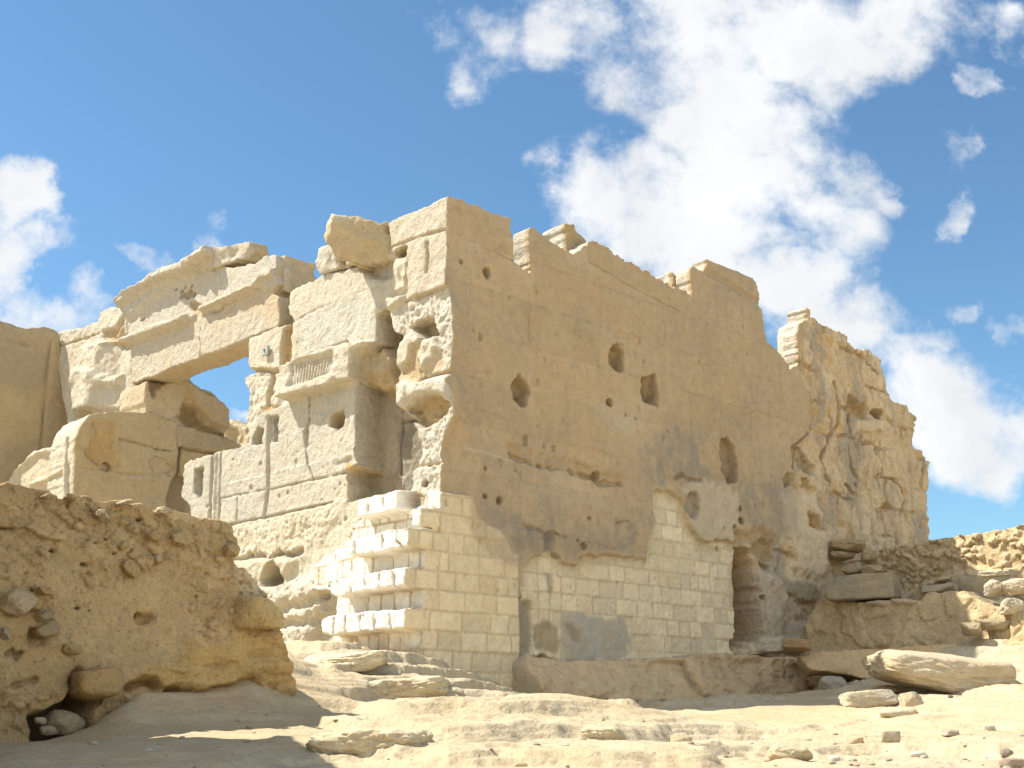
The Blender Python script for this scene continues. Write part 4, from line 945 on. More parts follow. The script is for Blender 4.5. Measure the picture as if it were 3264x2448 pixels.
m.add(P('z1', 1590, 400, 1640, 310, 1700, 280, 1745, 250, 1745, 370, 1660, 390), .06, (.6, .53, .41), .7, .04, .03)
m.line(P('z1', 995, 962, 1200, 885, 1380, 830, 1480, 785), .115, .11, (.58, .51, .38), .6, .07, .012)
m.line(P('z1', 1600, 712, 1750, 655, 1900, 595, 2010, 535, 2090, 455, 2170, 425), .085, .08, (.58, .5, .36), .6, .06, .015)
m.put(P('z1', 1500, 640, 1600, 680, 1600, 740, 1545, 748, 1500, 690), -.02, OCH, .6, .03, .02, .04)
m.line(P('z1', 1010, 770, 1012, 900), .05, .03, None, 0, .04)
m.line(P('z1', 1735, 250, 1730, 380, 1745, 520), .012, -.015); m.line(P('z1', 1560, 420, 1700, 395), .012, -.015)
for c in ((1490, 590, 28, 36), (1440, 600, 22, 24), (1530, 590, 16, 22), (1435, 565, 16, 12), (1395, 550, 9, 9), (1465, 535, 9, 12), (1515, 522, 9, 12), (1135, 788, 18, 14)): m.pit('z1', *c, .06, (.46, .35, .2))
m.line(P('z1', 1570, 840, 1560, 930, 1575, 1000, 1560, 1095), .014, -.05, (.4, .31, .2), .7)
m.line(P('z1', 1478, 790, 1470, 860, 1485, 930), .012, -.02); m.line(P('z1', 1600, 745, 1720, 720, 1780, 670, 1880, 630), .02, -.025, (.42, .36, .27), .5, None, .015)
m.put(P('z1', 1610, 745, 1790, 670, 1880, 625, 2000, 550, 1600, 735), .035, None, 0, .02, .01)
m.put(P('z1', 960, 960, 1018, 985, 1025, 1290, 990, 1290), -.1, DRK, .5, .02, .02)
rl_ = relief(pl0, ml, oLin, .42, .013, .4, 1., .014, cbrk=(.56, .45, .29))
W, Q_, c_, V_ = rl_
fi = ml.near(ml.I, V_[:, 0], V_[:, 2]); fid_ = np.array([fi[Q_[:, i]] for i in range(4)]).max(0)
def tpp(name, ids, parent, label=None):
    v, q, c = submesh(W, Q_, c_, np.isin(fid_, ids)); return build(name, v, q, c, M_LIME, parent, label=label)
lint = tpp('lintel', [1], TEMPLE, 'long stone lintel spanning the doorway'); tpp('cornice', [2], lint); tpp('top_slab', [3], lint)
# broken slab end lying over the cornice
oS = pl0(P('z1', 1738, 240, 1760, 225, 1890, 165, 1965, 172, 1975, 250, 1940, 345, 1800, 372, 1742, 375)) ; oS = pl0(P('z1', 1690, 260, 1740, 232, 1890, 160, 1900, 200, 1870, 300, 1760, 375, 1690, 400))
ms = mapfor(pl0, oS, .01, (.58, .5, .37), 33); ms.H += .10 + .05 * ms.w1 + .015 * ms.w2
br = pl0(P('z1', 1745, 300, 1960, 300)); ms.H -= .45 * np.clip((br[0][0] - ms.X), 0, .5)
part_from(relief(pl0, ms, oS, .38, .016, .3, 1.4, .03, cbrk=(.52, .41, .25)), 'broken_slab', M_LIME, lint)
oS = pl0(P('z1', 1990, 390, 2050, 310, 2120, 285, 2180, 270, 2180, 545, 2090, 520, 2060, 440)); 
ms = mapfor(pl0, oS, .01, (.58, .5, .37), 34); ms.H += -.06 + .04 * ms.w1 + .015 * ms.w2
part_from(relief(pl0, ms, oS, .52, .016, .3, 1.8, .03, cbrk=(.54, .43, .27)), 'broken_cornice_end', M_LIME, lint)

# left jamb (front face)
oJ = pl0(PP(('z1', 440, 900, 480, 870, 640, 850, 690, 825, 760, 800, 790, 720, 860, 685, 970, 705, 985, 720, 1010, 760, 1012, 1000, 1030, 1290, 1010, 1500, 1010, 2000, 640, 2000, 560, 1750, 540, 1659, 520, 1550, 480, 1350, 450, 1100, 435, 960)))
oJ[13:16, 1] = 1.2; oJ[12:14, 0] += .35
mj = mapfor(pl0, oJ, .01, (.62, .555, .43), 41); m = mj
m.H += .02 * m.w1 + .01 * m.w2 + .02 * fbm(m.X * 7, m.Z * 7, m.X * 0, 5, 3, .6)
m.mottle((.56, .45, .3), 1.4, .5, 1, 1)
m.put(P('z1', 640, 1020, 720, 980, 820, 955, 950, 985, 975, 1100, 960, 1480, 700, 1500, 600, 1540, 620, 1300, 660, 1150), .10, None, 0, .07, .04, .05, 4)
m.put(P('z1', 640, 1160, 760, 1180, 830, 1240, 910, 1220, 890, 1280, 800, 1300, 780, 1480, 640, 1520), .19, (.63, .56, .43), .6, .05, .03, .05, 5)
e = pl0(P('z1', 800, 1000, 970, 1000)); q = (m.X < e[0][0]) & (m.Z < pl0(P('z1', 800, 990))[0][1]) & (m.Z > pl0(P('z1', 800, 1560))[0][1])
m.H -= np.where(q, .55 * np.clip(e[0][0] - m.X, 0, .4), 0)
m.line(P('z1', 440, 1000, 660, 930, 760, 900, 800, 870), .02, -.03, OCH, .5)
m.put(P('z1', 800, 870, 900, 850, 970, 740, 1000, 760, 1000, 960, 900, 960, 820, 940), -.06, (.52, .36, .18), .7, .04, .04, .09, 8)
m.pit('z1', 975, 935, 18, 22, .12, OCH)
part_from(relief(pl0, mj, oJ, .9, .016, .35, 1.3, .02, cbrk=(.56, .44, .28)), 'door_jamb', M_LIME, TEMPLE, label='broken lump of the left door jamb')
# reveal of the doorway and the inner wall behind it
bI = pl0(P('z1', 1135, 1350))[0][0]
pv = plR(-bI)
oI = pv(PP(('z1', 1135, 1900, 1135, 1500, 1140, 1262, 1290, 1287, 1440, 1240, 1490, 1235, 1540, 1330, 1640, 1345, 1695, 1370, 1690, 1420, 1750, 1450, 1775, 1500, 1775, 1610), ('z5', 1770, 95, 1800, 120, 1890, 178, 2100, 260, 2100, 1100, 1135, 1100)))
oI[-2:, 1] = 1.2; oI[0, 1] = 1.2
mi = mapfor(pv, oI, .012, (.60, .475, .30), 43); m = mi
m.H += .015 * m.w1 + .008 * m.w2
m.mottle((.50, .375, .21), 1.6, .7, 1.2, 1); m.mottle((.62, .52, .36), 1.1, .6, 1, 2)
m.put(P('z1', 1160, 1255, 1280, 1285, 1230, 1330, 1200, 1400), -.03, (.18, .135, .085), .8, .04, .04)
m.put(P('z1', 1440, 1430, 1560, 1500, 1600, 1620, 1500, 1640, 1430, 1540), -.10, (.30, .21, .1), .8, .05, .05, .06)
m.put(P('z5', 1380, -60, 1700, 40, 1770, 95, 1760, 130, 1450, 20), -.08, (.36, .26, .14), .7, .04, .03, .03)
m.put(P('z1', 1440, 1250, 1560, 1340, 1700, 1400, 1780, 1500, 1780, 1640, 1640, 1600, 1480, 1430), .10, (.5, .38, .22), .5, .03, .02, .03, 5)
m.line(P('z1', 1540, 1340, 1700, 1410), .02, -.05, (.3, .22, .12), .6)
m.put(P('z5', 1380, 10, 1760, 110, 1900, 190, 1880, 240, 1700, 230, 1380, 190), .06, (.44, .345, .215), .6, .015, .01)
m.line(P('z5', 1408, 190, 1400, 420), .03, -.06, DRK, .7)
m.line(P('z5', 1380, 190, 1600, 225, 1740, 240), .02, -.05, DRK, .6)
m.put(P('z5', 1260, 660, 1390, 400, 1480, 420, 1480, 720, 1260, 720), -.12, (.33, .26, .17), .7, .05, .04, .04)
part_from(relief(pv, mi, oI, .7, .018, .4, 1.2, .02, cbrk=(.58, .47, .31)), 'inner_wall', M_LIME, TEMPLE, label='shaded inner wall seen through the doorway')
pb = plL(-3.6)
oB = pb(P('z5', 1700, 400, 1740, 10, 1800, -30, 1860, -5, 1905, 30, 2000, 20, 2100, 60, 2100, 400)); oB[0, 1] = oB[-1, 1] = 1.2; mb_ = mapfor(pb, oB, .02, (.58, .46, .29), 45)
mb_.H += .10 * mb_.w1 + .06 * fbm(mb_.X * 5, mb_.Z * 5, mb_.X * 0, 4, 3)
part_from(relief(pb, mb_, oB, .6, .03, .35, 2, .03), 'back_wall', M_LIME, TEMPLE, label='sunlit broken back wall beyond the doorway')
# passage block with moulded front
eb = min(np.linspace(.3, 1.8, 151), key=lambda e_: abs(plL(e_)(P('z5', 600, 300))[0][0] - (bI - .05)))
pe = plL(eb)
bJ2 = pe(P('z5', 600, 300))[0][0]; print('passage block stands', eb)
pr = plR(-bJ2)
oK = pr(P('z5', 598, 900, 598, 110, 640, 0, 700, -66, 850, -102, 1150, -97, 1395, -8, 1392, 300, 1372, 420, 1332, 480, 1300, 660, 1285, 900))
oK[0, 1] = oK[-1, 1] = 1.2
mk = mapfor(pr, oK, .011, (.54, .425, .255), 47); m = mk
m.H += .014 * m.w1 + .006 * m.w2
m.mottle((.50, .37, .19), 1.4, .7, 1.2, 1); m.mottle((.57, .485, .34), 1.2, .6, 1, 2)
m.put(P('z5', 690, 230, 760, 60, 900, 60, 880, 200, 960, 310, 900, 380, 820, 350, 740, 320), -.05, (.54, .38, .18), .8, .05, .05, .06)
m.pit('z5', 845, 335, 40, 40, .14, (.3, .2, .1))
m.line(P('z5', 640, 340, 800, 355, 1000, 390, 1390, 410), .03, -.02, (.58, .44, .24), .6)
m.line(P('z5', 940, 120, 1060, 145, 1240, 200, 1340, 215), .014, -.03, (.4, .29, .15), .6)
m.put(P('z5', 1180, 330, 1220, 250, 1270, 260, 1390, 330, 1330, 400, 1200, 390), -.06, (.44, .35, .22), .6, .04, .04, .03)
m.put(P('z5', 700, 0, 740, -40, 900, 20, 900, 60, 760, 60), -.05, (.55, .4, .2), .6, .04, .04, .05)
part_from(relief(pr, mk, oK, .75, .014, .3, 1., .018, cbrk=(.62, .555, .42)), 'passage_block', M_LIME, TEMPLE, label='big ochre block at the left foot of the doorway')
oM = pe(P('z5', 30, 470, 110, 370, 190, 310, 270, 212, 340, 195, 500, 165, 512, 120, 545, 100, 582, 98, 582, 900, 0, 900, -40, 600))
oM[-3:, 1] = 1.2; oM[-1, 0] = oM[-2, 0]
mm = mapfor(pe, oM, .01, (.62, .55, .41), 49); m = mm
m.H += .012 * m.w1 + .008 * m.w2 - .03
m.line(P('z5', 548, 100, 530, 560, 528, 800), .075, .09, None, 0, .05)
m.line(P('z5', 575, 150, 572, 800), .02, -.06, (.45, .34, .2), .6)
m.put(P('z5', 40, 470, 110, 370, 190, 310, 270, 212, 500, 160, 505, 440, 240, 510, 100, 520), -.02, (.585, .49, .33), .6, .02, .012, .02, 6)
m.line(P('z5', 250, 480, 380, 430, 500, 370), .075, .07, (.62, .54, .4), .5, .05)
m.add(P('z5', 270, 210, 500, 160, 505, 215, 290, 250, 200, 320, 110, 400, 90, 390), .05, (.63, .57, .45), .6, .03, .02)
part_from(relief(pe, mm, oM, .5, .014, .25, 1.2, .016, cbrk=(.6, .52, .38)), 'jamb_moulding', M_LIME, TEMPLE, label='sunlit moulded stones at the foot of the left jamb')

# far left wall (a separate building)
pf = plR(-8.9)
oF = pf(PP(('z1', 640, 2400, 640, 1700, 560, 1300, 465, 900, 465, 880, 430, 862, 385, 850, 350, 838, 260, 832, 210, 850, 120, 822, 0, 785, -500, 640), ('z5', -500, 900)))
oF[0, 1] = oF[-1, 1] = 1.2
mf = mapfor(pf, oF, .016, (.47, .365, .22), 51); m = mf
m.H += .015 * m.w1 + .005 * m.w2
m.mottle((.40, .32, .21), .9, .8, 1.3, 1); m.mottle((.53, .40, .22), .8, .6, 1, 2)
m.line(P('z1', -500, 860, 0, 925, 240, 990), .03, -.03, (.33, .25, .15), .7); m.line(P('z1', 400, 960, 372, 1200, 350, 1400, 320, 1900), .035, -.05, (.28, .21, .13), .7)
m.line(P('z1', 240, 840, 240, 990), .012, -.02); m.line(P('z1', 170, 1000, 165, 1230), .012, -.012)
m.put(P('z1', -50, 1300, 200, 1380, 360, 1300, 330, 1750, -50, 1750), .0, (.54, .42, .23), .6, .15, .08)
m.put(P('z1', -50, 950, 360, 1050, 360, 1280, 200, 1370, -50, 1290), .0, (.385, .315, .21), .6, .15, .08)
farw = empty('ruined_wall', (pf.O[0], pf.O[1], EZ), 'smooth tan ruined wall in shade at the far left beyond the door jamb', 'wall')
part_from(relief(pf, mf, oF, .9, .03, .15, 1., .015), 'wall_face', M_SMOOTH, farw)

# loose blocks on the wall tops
oT = pl0(P('z2', 822, 802, 798, 712, 820, 680, 830, 610, 890, 578, 920, 528, 1000, 498, 1050, 458, 1090, 438, 1150, 420, 1140, 640, 1100, 705, 1080, 722, 990, 735))
mt = mapfor(pl0, oT, .01, (.64, .58, .47), 53); mt.H += .06 + .05 * mt.w1 + .02 * mt.w2 + .03 * fbm(mt.X * 9, mt.Z * 9, mt.X * 0, 4, 3)
mt.put(P('z2', 940, 690, 990, 660, 1040, 690, 1000, 730, 950, 720), -.08, OCH, .7, .03, .03)
o = part_from(relief(pl0, mt, oT, .55, .016, .3, 1.6, .03, cbrk=(.62, .56, .44)), 'stone_block', M_LIME, None, loc=at(P('z2', 960, 800)[0], 13.3))
tag(o, 'rough white block on the wall top left of the projecting boulder', 'stone block')
oT = pl0(P('z2', 1120, 402, 1180, 398, 1330, 392, 1332, 480, 1350, 640, 1368, 660, 1330, 690, 1230, 720, 1150, 772, 1090, 712, 1060, 620, 1038, 570, 1070, 480))
mt = mapfor(pl0, oT, .01, (.56, .45, .28), 54); m = mt
rg_ = pl0(P('z2', 1120, 500, 1120, 700)); 
m.H += .03 * fbm(m.X * 9, m.Z * 9, m.X * 0, 5, 13, .62) - .03 * np.abs(fbm(m.X * 5, m.Z * 5, m.X * 0, 4, 14)); rx_ = rg_[0][0] - .06; zt_ = pl0(P('z2', 1180, 460))[0][1]
m.H += np.minimum(.44 - .25 * np.abs(m.X - rx_), np.minimum(.44 - 1.05 * (rx_ - m.X), .44 - .62 * (rx_ - m.X) - .55 * (zt_ - m.Z))) + .025 * m.w1 + .010 * m.w2
m.paint((slice(None), slice(None)), ss(-.05, .05, m.Z - zt_ + .3 * (m.X - rx_) + .04 * m.w2) * .9, (.62, .55, .43))  # sunlit top-left facets painted paler
o = part_from(relief(pl0, mt, oT, .45, .014, .55, 2.4, .03, cbrk=(.58, .48, .33)), 'boulder', M_LIME, None, loc=at(P('z2', 1180, 760)[0], 12.1))
tag(o, 'ochre boulder jutting from the top of the sunlit entrance wall', 'boulder')
pq = plR(-.26)
oT = pq(P('z3', 1238, 395, 1300, 408, 1312, 432, 1350, 480, 1390, 520, 1420, 580, 1440, 720, 1235, 660)); mt = mapfor(pq, oT, .012, (.47, .365, .22), 55); m = mt
m.H += .02 * m.w1 + .012 * m.w2; m.mottle((.54, .38, .17), 2, .8, 1, 1); m.line(P('z3', 1385, 560, 1390, 660), .02, -.03, DRK, .5)
o = part_from(relief(pq, mt, oT, .36, .014, .15, 1.3, .02, cbrk=(.62, .56, .44)), 'stone_block', M_LIME, None, loc=at(P('z3', 1300, 690)[0], 12.6))
tag(o, 'pointed block standing alone behind the parapet between notch and high corner', 'stone block')
oT = pq(P('z4', 108, 402, 165, 440, 170, 600, 100, 600)); mt = mapfor(pq, oT, .012, (.54, .4, .22), 56); mt.H += .02 * mt.w1
o = part_from(relief(pq, mt, oT, .4, .016, .15, 1.5, .02, cbrk=(.62, .56, .45)), 'stone_block', M_LIME, None, loc=at(P('z4', 130, 560)[0], 14.5))
tag(o, 'small white block behind the parapet at the foot of its highest step', 'stone block')
# door plaque and metal strip
def boxmesh(name, O, ex, ey, ez, mat, parent=None, bev=.004, **k):
    """box from origin O with edge vectors"""
    import bmesh
    b = bmesh.new(); vs = [b.verts.new(tuple(np.array(O) + i * np.array(ex) + j * np.array(ey) + h * np.array(ez))) for h in (0, 1) for j in (0, 1) for i in (0, 1)]
    for f in ((0, 1, 3, 2), (4, 6, 7, 5), (0, 4, 5, 1), (2, 3, 7, 6), (0, 2, 6, 4), (1, 5, 7, 3)): b.faces.new([vs[i] for i in f])
    bmesh.ops.recalc_face_normals(b, faces=b.faces)
    bmesh.ops.bevel(b, geom=list(b.edges), offset=bev, segments=2, affect='EDGES')
    V = np.array([v.co[:] for v in b.verts]); me = bpy.data.meshes.new(name)
    off = (org(parent) if parent is not None else 0); V2 = V - off
    loc = k.get('loc'); 
    if loc is not None: V2 = V2 - np.array(loc)
    for v, c in zip(b.verts, V2): v.co = c
    b.to_mesh(me); b.free(); me.materials.append(mat)
    o = bpy.data.objects.new(name, me)
    if loc is not None: o.location = loc
    return link(o, parent)
def plain(name, col, rough=.6, metal=0., sc=30, var=.25):
    m_ = bpy.data.materials.new(name); m_.use_nodes = True; n = m_.node_tree.nodes; l = m_.node_tree.links; b = n['Principled BSDF']
    b.inputs['Roughness'].default_value = rough; b.inputs['Metallic'].default_value = metal
    t = n.new('ShaderNodeTexNoise'); t.inputs['Scale'].default_value = sc; t.inputs['Detail'].default_value = 5
    g_ = n.new('ShaderNodeNewGeometry'); l.new(g_.outputs['Position'], t.inputs['Vector'])
    r_ = n.new('ShaderNodeValToRGB'); r_.color_ramp.elements[0].color = tuple(c * (1 - var) for c in col) + (1,); r_.color_ramp.elements[1].color = tuple(min(1, c * (1 + var)) for c in col) + (1,)
    l.new(t.outputs[0], r_.inputs[0]); l.new(r_.outputs[0], b.inputs['Base Color']); return m_
M_PLQ = plain('grey_painted_plate', (.36, .36, .33)); M_INK = plain('black_paint', (.05, .045, .04)); M_MET = plain('galvanised_steel', (.42, .43, .42), .5, .3)
L3 = np.r_[L, 0]; R3 = np.r_[R, 0]; Z3 = np.array((0, 0, 1.))
q0 = plL(.05)(P('p1', 745, 925))[0]; q1 = plL(.05)(P('p1', 555, 690))[0]; q2 = plL(.05)(P('p1', 555, 960))[0]
wP = q2[0] - q0[0]; zP = q2[1]; hP = q1[1] - q2[1]
def onL(b, z, e): return np.r_[C, 0] + b * L3 - e * R3 + z * Z3
plq = empty('number_plaque', onL(q0[0] + wP / 2, zP, .05), 'small grey numbered plaque fixed on the pale jamb beside the doorway', 'plaque')
boxmesh('plate', onL(q0[0], zP, .03), wP * L3, -.03 * R3, hP * Z3, M_PLQ, plq)
import bmesh
b_ = bmesh.new()
# arabic-indic numeral one: a slanted stroke with a small hook to the left at its top
NUM = [(.22, .62), (.36, .60), (.50, .72), (.58, .70), (.60, .50), (.71, .20), (.62, .17), (.50, .44), (.44, .50), (.36, .52)]
vs = [[b_.verts.new(tuple(onL(q0[0] + wP * (1 - u), zP + hP * v, e) - np.array(plq.location))) for u, v in NUM] for e in (.0615, .0645)]
b_.faces.new(vs[1])
for i in range(len(NUM)): b_.faces.new((vs[0][i], vs[0][(i + 1) % len(NUM)], vs[1][(i + 1) % len(NUM)], vs[1][i]))
bmesh.ops.recalc_face_normals(b_, faces=b_.faces)
me = bpy.data.meshes.new('numeral'); b_.to_mesh(me); b_.free(); me.materials.append(M_INK); link(bpy.data.objects.new('numeral', me), plq)
ms0 = plL(-.12)(P('z2', 527, 1185, 512, 1080))
st = onL(ms0[0][0], ms0[0][1] - .01, -.12)
o = boxmesh('metal_strip', st, .055 * L3, -.02 * R3, (ms0[1][1] - ms0[0][1] + .01) * Z3, M_MET, None, .003, loc=tuple(st))
tag(o, 'thin grey metal strip standing in the gap at the right end of the lintel', 'metal strip')

# ================================================================== LEFT RUBBLE WALL
lE = at(P('D', 505, 1130)[0], 6.9)[:2]; lW = at(P('D', 0, 1045)[0], 6.05)[:2]
lD = (lW - lE) / np.linalg.norm(lW - lE)
pw = Pl(lE, lD)
oW = pw(PP(('z5', -900, 360, 0, 465, 60, 460, 100, 500, 200, 502, 250, 520, 370, 525, 400, 555, 480, 590, 620, 570, 720, 592, 850, 602, 930, 598, 1000, 650, 1100, 648, 1150, 660, 1200, 690, 1290, 680, 1380, 690, 1500, 722, 1650, 750, 1750, 768, 1828, 790, 1822, 850, 1856, 930, 1850, 1000, 1832, 1080, 1862, 1130),
             ('z5', 1935, 1135, 2000, 1210, 2060, 1275, 2120, 1370, 2172, 1450, 2175, 1560), ('w2', 430, 600, 450, 680, 480, 745, 560, 1100, 560, 1500), ('D', -300, 1900)))
mw = mapfor(pw, oW, .0075, (.40, .31, .19), 61); m = mw
X, Z = m.X, m.Z
d1, d2, iv = worley2(X * 10 + 1.6 * m.w1 + .5 * m.w2, Z * 13 + 1.4 * m.w1 + .5 * m.w2, 5)
e1, e2, iv2 = worley2(X * 15 + 1.0 * m.w2 + .6 * m.w1, Z * 19 + 1.0 * m.w2, 9)
stn = ss(.02, .16, d2 - d1) * (iv > .55) * ss(-.45, .0, fbm(X * 2.5, Z * 2.5, X * 0, 3, 4) + .2)
stn2 = ss(.02, .25, e2 - e1) * (iv2 > .45)
m.H += .03 * m.w1 + stn * (.004 + .020 * (iv - .5)) + (stn2 * (.006 + .026 * iv2) - .016 * ss(.10, .0, e2 - e1)) * (1 - stn) + .014 * fbm(X * 16, Z * 18, X * 0, 5, 3, .62) - .022 * np.abs(fbm(X * 8, Z * 11, X * 0, 5, 13, .6))
m.C[:] = np.array((.385, .295, .175)) * (1 + .12 * m.w1 + .12 * m.w2)[..., None]
tcol = np.stack([.425 + .045 * np.sin(iv * 40), .325 + .035 * np.sin(iv * 40 + .3), .19 + .03 * np.sin(iv * 40 + .6)], -1)
k = (stn * .5)[..., None]; m.C[:] = m.C * (1 - k) + tcol * k
m.C[:] = m.C * (1 + .30 * (iv2 - .5) * stn2)[..., None]
k = (ss(.09, .0, e2 - e1) * ss(-.2, .2, fbm(X * 5, Z * 6, X * 0, 3, 17)) * .7)[..., None]; m.C[:] = m.C * (1 - k) + np.array((.2, .15, .09)) * k
k = (stn2 * (iv2 > .8) * .5)[..., None]; m.C[:] = m.C * (1 - k) + np.array((.47, .36, .22)) * k
crk = ss(.05, .0, d2 - d1) * ss(.0, .3, fbm(X * 4, Z * 5, X * 0, 3, 8)); m.H -= .022 * crk; k = (crk * .55)[..., None]; m.C[:] = m.C * (1 - k) + np.array((.22, .165, .10)) * k
# smooth earth plaster left in the middle
for pts in (P('z5', 400, 1330, 560, 1170, 700, 1310, 800, 1270, 950, 1180, 1060, 1170, 1250, 1240, 1400, 1300, 1460, 1420, 1480, 1600, 1420, 1800, 1200, 1980, 900, 2010, 560, 1850, 480, 1650, 400, 1500),
            P('z5', 330, 1100, 480, 1060, 600, 1110, 640, 1200, 560, 1270, 400, 1300, 300, 1240)):
    w, k, d = m.mask(pts, None, .05, .04)
    t = .016 + .012 * m.w1[w] + .004 * m.w2[w]
    m.H[w] = m.H[w] * (1 - k) + t * k
    m.paint(w, k * .85, (.43, .335, .2))
    m.paint(w, k * ss(.25, .5, fbm(X[w] * 9, Z[w] * 9, X[w] * 0, 4, 66)) * .45, (.36, .295, .21))
rr = np.random.default_rng(6)
for i in range(26):
    q = pw(P('z5', rr.uniform(450, 1450), rr.uniform(1280, 1800)))[0]; s_ = rr.uniform(.010, .024)
    m.pitm(q, s_, s_ * rr.uniform(.8, 1.4), -.008, [(.34, .28, .2), (.45, .31, .2), (.36, .27, .17), (.5, .37, .2)][i % 4], .7, 1., .3)
m.pit('z5', 1120, 1520, 75, 60, .05, (.36, .27, .15)); m.pit('z5', 1075, 1500, 22, 20, .07, DRK)
m.put(P('z5', 1060, 1440, 1150, 1400, 1180, 1410, 1160, 1480, 1090, 1500), .03, (.47, .355, .19), .8, .02, .015)
for x, y, a, b in ((600, 1450, 25, 12), (690, 1465, 12, 12), (1540, 1355, 14, 8), (650, 1105, 40, 10), (60, 820, 60, 8), (470, 860, 25, 6), (820, 905, 30, 8), (1100, 750, 22, 7), (250, 1310, 14, 16), (890, 1015, 16, 5), (740, 935, 26, 8), (410, 1000, 12, 20)):
    m.pit('z5', x, y, a, b, .05, (.12, .09, .055), .8)
m.line(P('z5', 960, 1250, 970, 1200, 1020, 1190, 1060, 1130), .012, -.025, DRK, .6)
# right end: lit rubble slope
w, k, d = m.mask(P('z5', 1850, 1090, 2300, 1200, 2300, 1420, 1840, 1390), None, .04, .02); m.H[w] += k * (-.03 + .05 * fbm(X[w] * 12, Z[w] * 12, X[w] * 0, 4, 71)); m.paint(w, k * .8, (.5, .425, .31))
# ochre bedded rock under the masonry and the undercut foot
bed = P('w1', 1140, 940, 1180, 900, 1330, 760, 1500, 720, 1640, 640, 1640, 540, 1800, 540, 2060, 490, 2500, 470, 2800, 800, 2800, 1000, 2200, 890, 2000, 960, 1800, 1010, 1640, 985, 1350, 940)
w, k, d = m.mask(bed, None, .05, .03)
lay = fbm(X[w] * 3, Z[w] * 22 + .8 * m.w1[w], X[w] * 0, 4, 73)
m.H[w] = m.H[w] * (1 - k) + (.05 + .05 * lay + .03 * fbm(X[w] * 10, Z[w] * 14, X[w] * 0, 4, 74)) * k
m.paint(w, k * .8, (.45, .32, .14)); m.paint(w, k * ss(.1, .4, lay) * .5, (.5, .37, .18)); m.paint(w, k * ss(-.1, -.4, lay) * .5, (.3, .21, .1))
m.put(P('w1', 1500, 985, 1640, 985, 1800, 1010, 2000, 965, 2200, 900, 2220, 960, 2000, 1040, 1800, 1100, 1500, 1080), -.16, (.3, .22, .13), .5, .05, .03)  # shadow under the ochre overhang painted in as a darker strip
m.put(P('w1', 1140, 950, 1200, 905, 1340, 880, 1370, 945, 1250, 940), -.14, (.24, .17, .1), .8, .03, .02)
# hollow under the wall, its shade painted in near-black
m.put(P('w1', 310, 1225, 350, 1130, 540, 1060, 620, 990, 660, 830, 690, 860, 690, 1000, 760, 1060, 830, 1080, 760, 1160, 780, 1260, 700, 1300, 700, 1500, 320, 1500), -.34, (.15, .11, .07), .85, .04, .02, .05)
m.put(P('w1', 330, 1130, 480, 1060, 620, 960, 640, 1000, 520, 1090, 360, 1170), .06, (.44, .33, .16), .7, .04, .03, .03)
m.put(P('w1', -100, 330, 270, 310, 460, 420, 500, 560, 560, 640, 700, 560, 660, 830, 480, 1000, 300, 1060, -100, 1000), .03, (.42, .315, .17), .6, .08, .04, .05, 5)
m.put(P('w1', 40, 660, 190, 880, 100, 960, -50, 990, -50, 640), .05, (.45, .34, .19), .6, .05, .03)
m.line(P('w1', 40, 660, 100, 620, 140, 700, 180, 640), .018, -.04, DRK, .7); m.line(P('w1', 100, 940, 300, 880), .02, -.03, (.2, .15, .08), .6)
m.put(P('w1', 260, 430, 340, 440, 340, 540, 260, 560), -.10, (.3, .22, .12), .7, .04, .03)
m.C *= (1.72, 1.6, 1.4)
lw = empty('rubble_wall', (lE[0], lE[1], EZ - 1), 'shaded rubble and earth wall in the left foreground with ragged sunlit top', 'rubble wall')
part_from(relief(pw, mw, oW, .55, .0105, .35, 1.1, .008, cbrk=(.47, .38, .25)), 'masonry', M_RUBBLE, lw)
wN = np.array((lD[1], -lD[0])); wN = wN if wN @ lE < 0 else -wN
wa = math.atan2(lD[1], lD[0])
# unseen return wall, added and raised to shade the lower-left ground
pn = Pl((-2.78, 6.3), np.array((.13, -.9915)))
oN = np.array([(-.1, EZ - 1.2), (-.1, EZ + .92), (.28, EZ + 1.1), (.45, EZ + 2.1), (.9, EZ + 2.25), (1.5, EZ + 2.2), (2.0, EZ + 1.95), (2.7, EZ + 1.3), (3.2, EZ + .6), (3.3, EZ - 1.4)])
mn = mapfor(pn, oN, .02, (.46, .36, .22), 67); d1, d2, iv = worley2(mn.X * 11 + 1.4 * mn.w1, mn.Z * 14 + 1.4 * mn.w1, 45); stn = ss(.02, .2, d2 - d1)
mn.H += .05 * mn.w1 + .03 * mn.w2 + stn * (.01 + .05 * iv); mn.C *= (1 + .25 * (iv - .5) * stn - .35 * ss(.08, 0, d2 - d1))[..., None]
W2, Q2, c2, _ = relief(pn, mn, oN, .5, .03, .2, 1.5, .03)
build('masonry', W2, Q2, c2, M_RUBBLE, lw)  # out-of-view shadow caster grouped with the wall
def inwall(k_, x, y, rx, rz, out, dep, seed, base, alt=None, roll=0., **kw):
    q = pw(P(k_, x, y, x + rx, y, x, y + rz)); sx = abs(q[1][0] - q[0][0]); sz = abs(q[2][1] - q[0][1])
    c = np.r_[lE + q[0][0] * lD + out * wN, q[0][1]]
    base = tuple(np.array(base) * (1.3, 1.22, 1.1)); alt = tuple(np.array(alt) * (1.25, 1.2, 1.1)) if alt else None
    return stone('embedded_stone', c, (sx, dep, sz), wa, seed, base, alt, M_RUBBLE, lw, roll=roll, **kw)
inwall('w1', 860, 920, 225, 145, .02, .12, 5, (.47, .33, .16), (.43, .32, .19), -.15, p=16, amp=.05)
inwall('z5', 1985, 1490, 160, 130, .03, .13, 8, (.56, .43, .22), (.6, .5, .33), 0, p=18, amp=.05, nf=5)
inwall('w1', 120, 210, 150, 125, .02, .10, 12, (.56, .46, .31), (.47, .38, .25), .3, amp=.12)
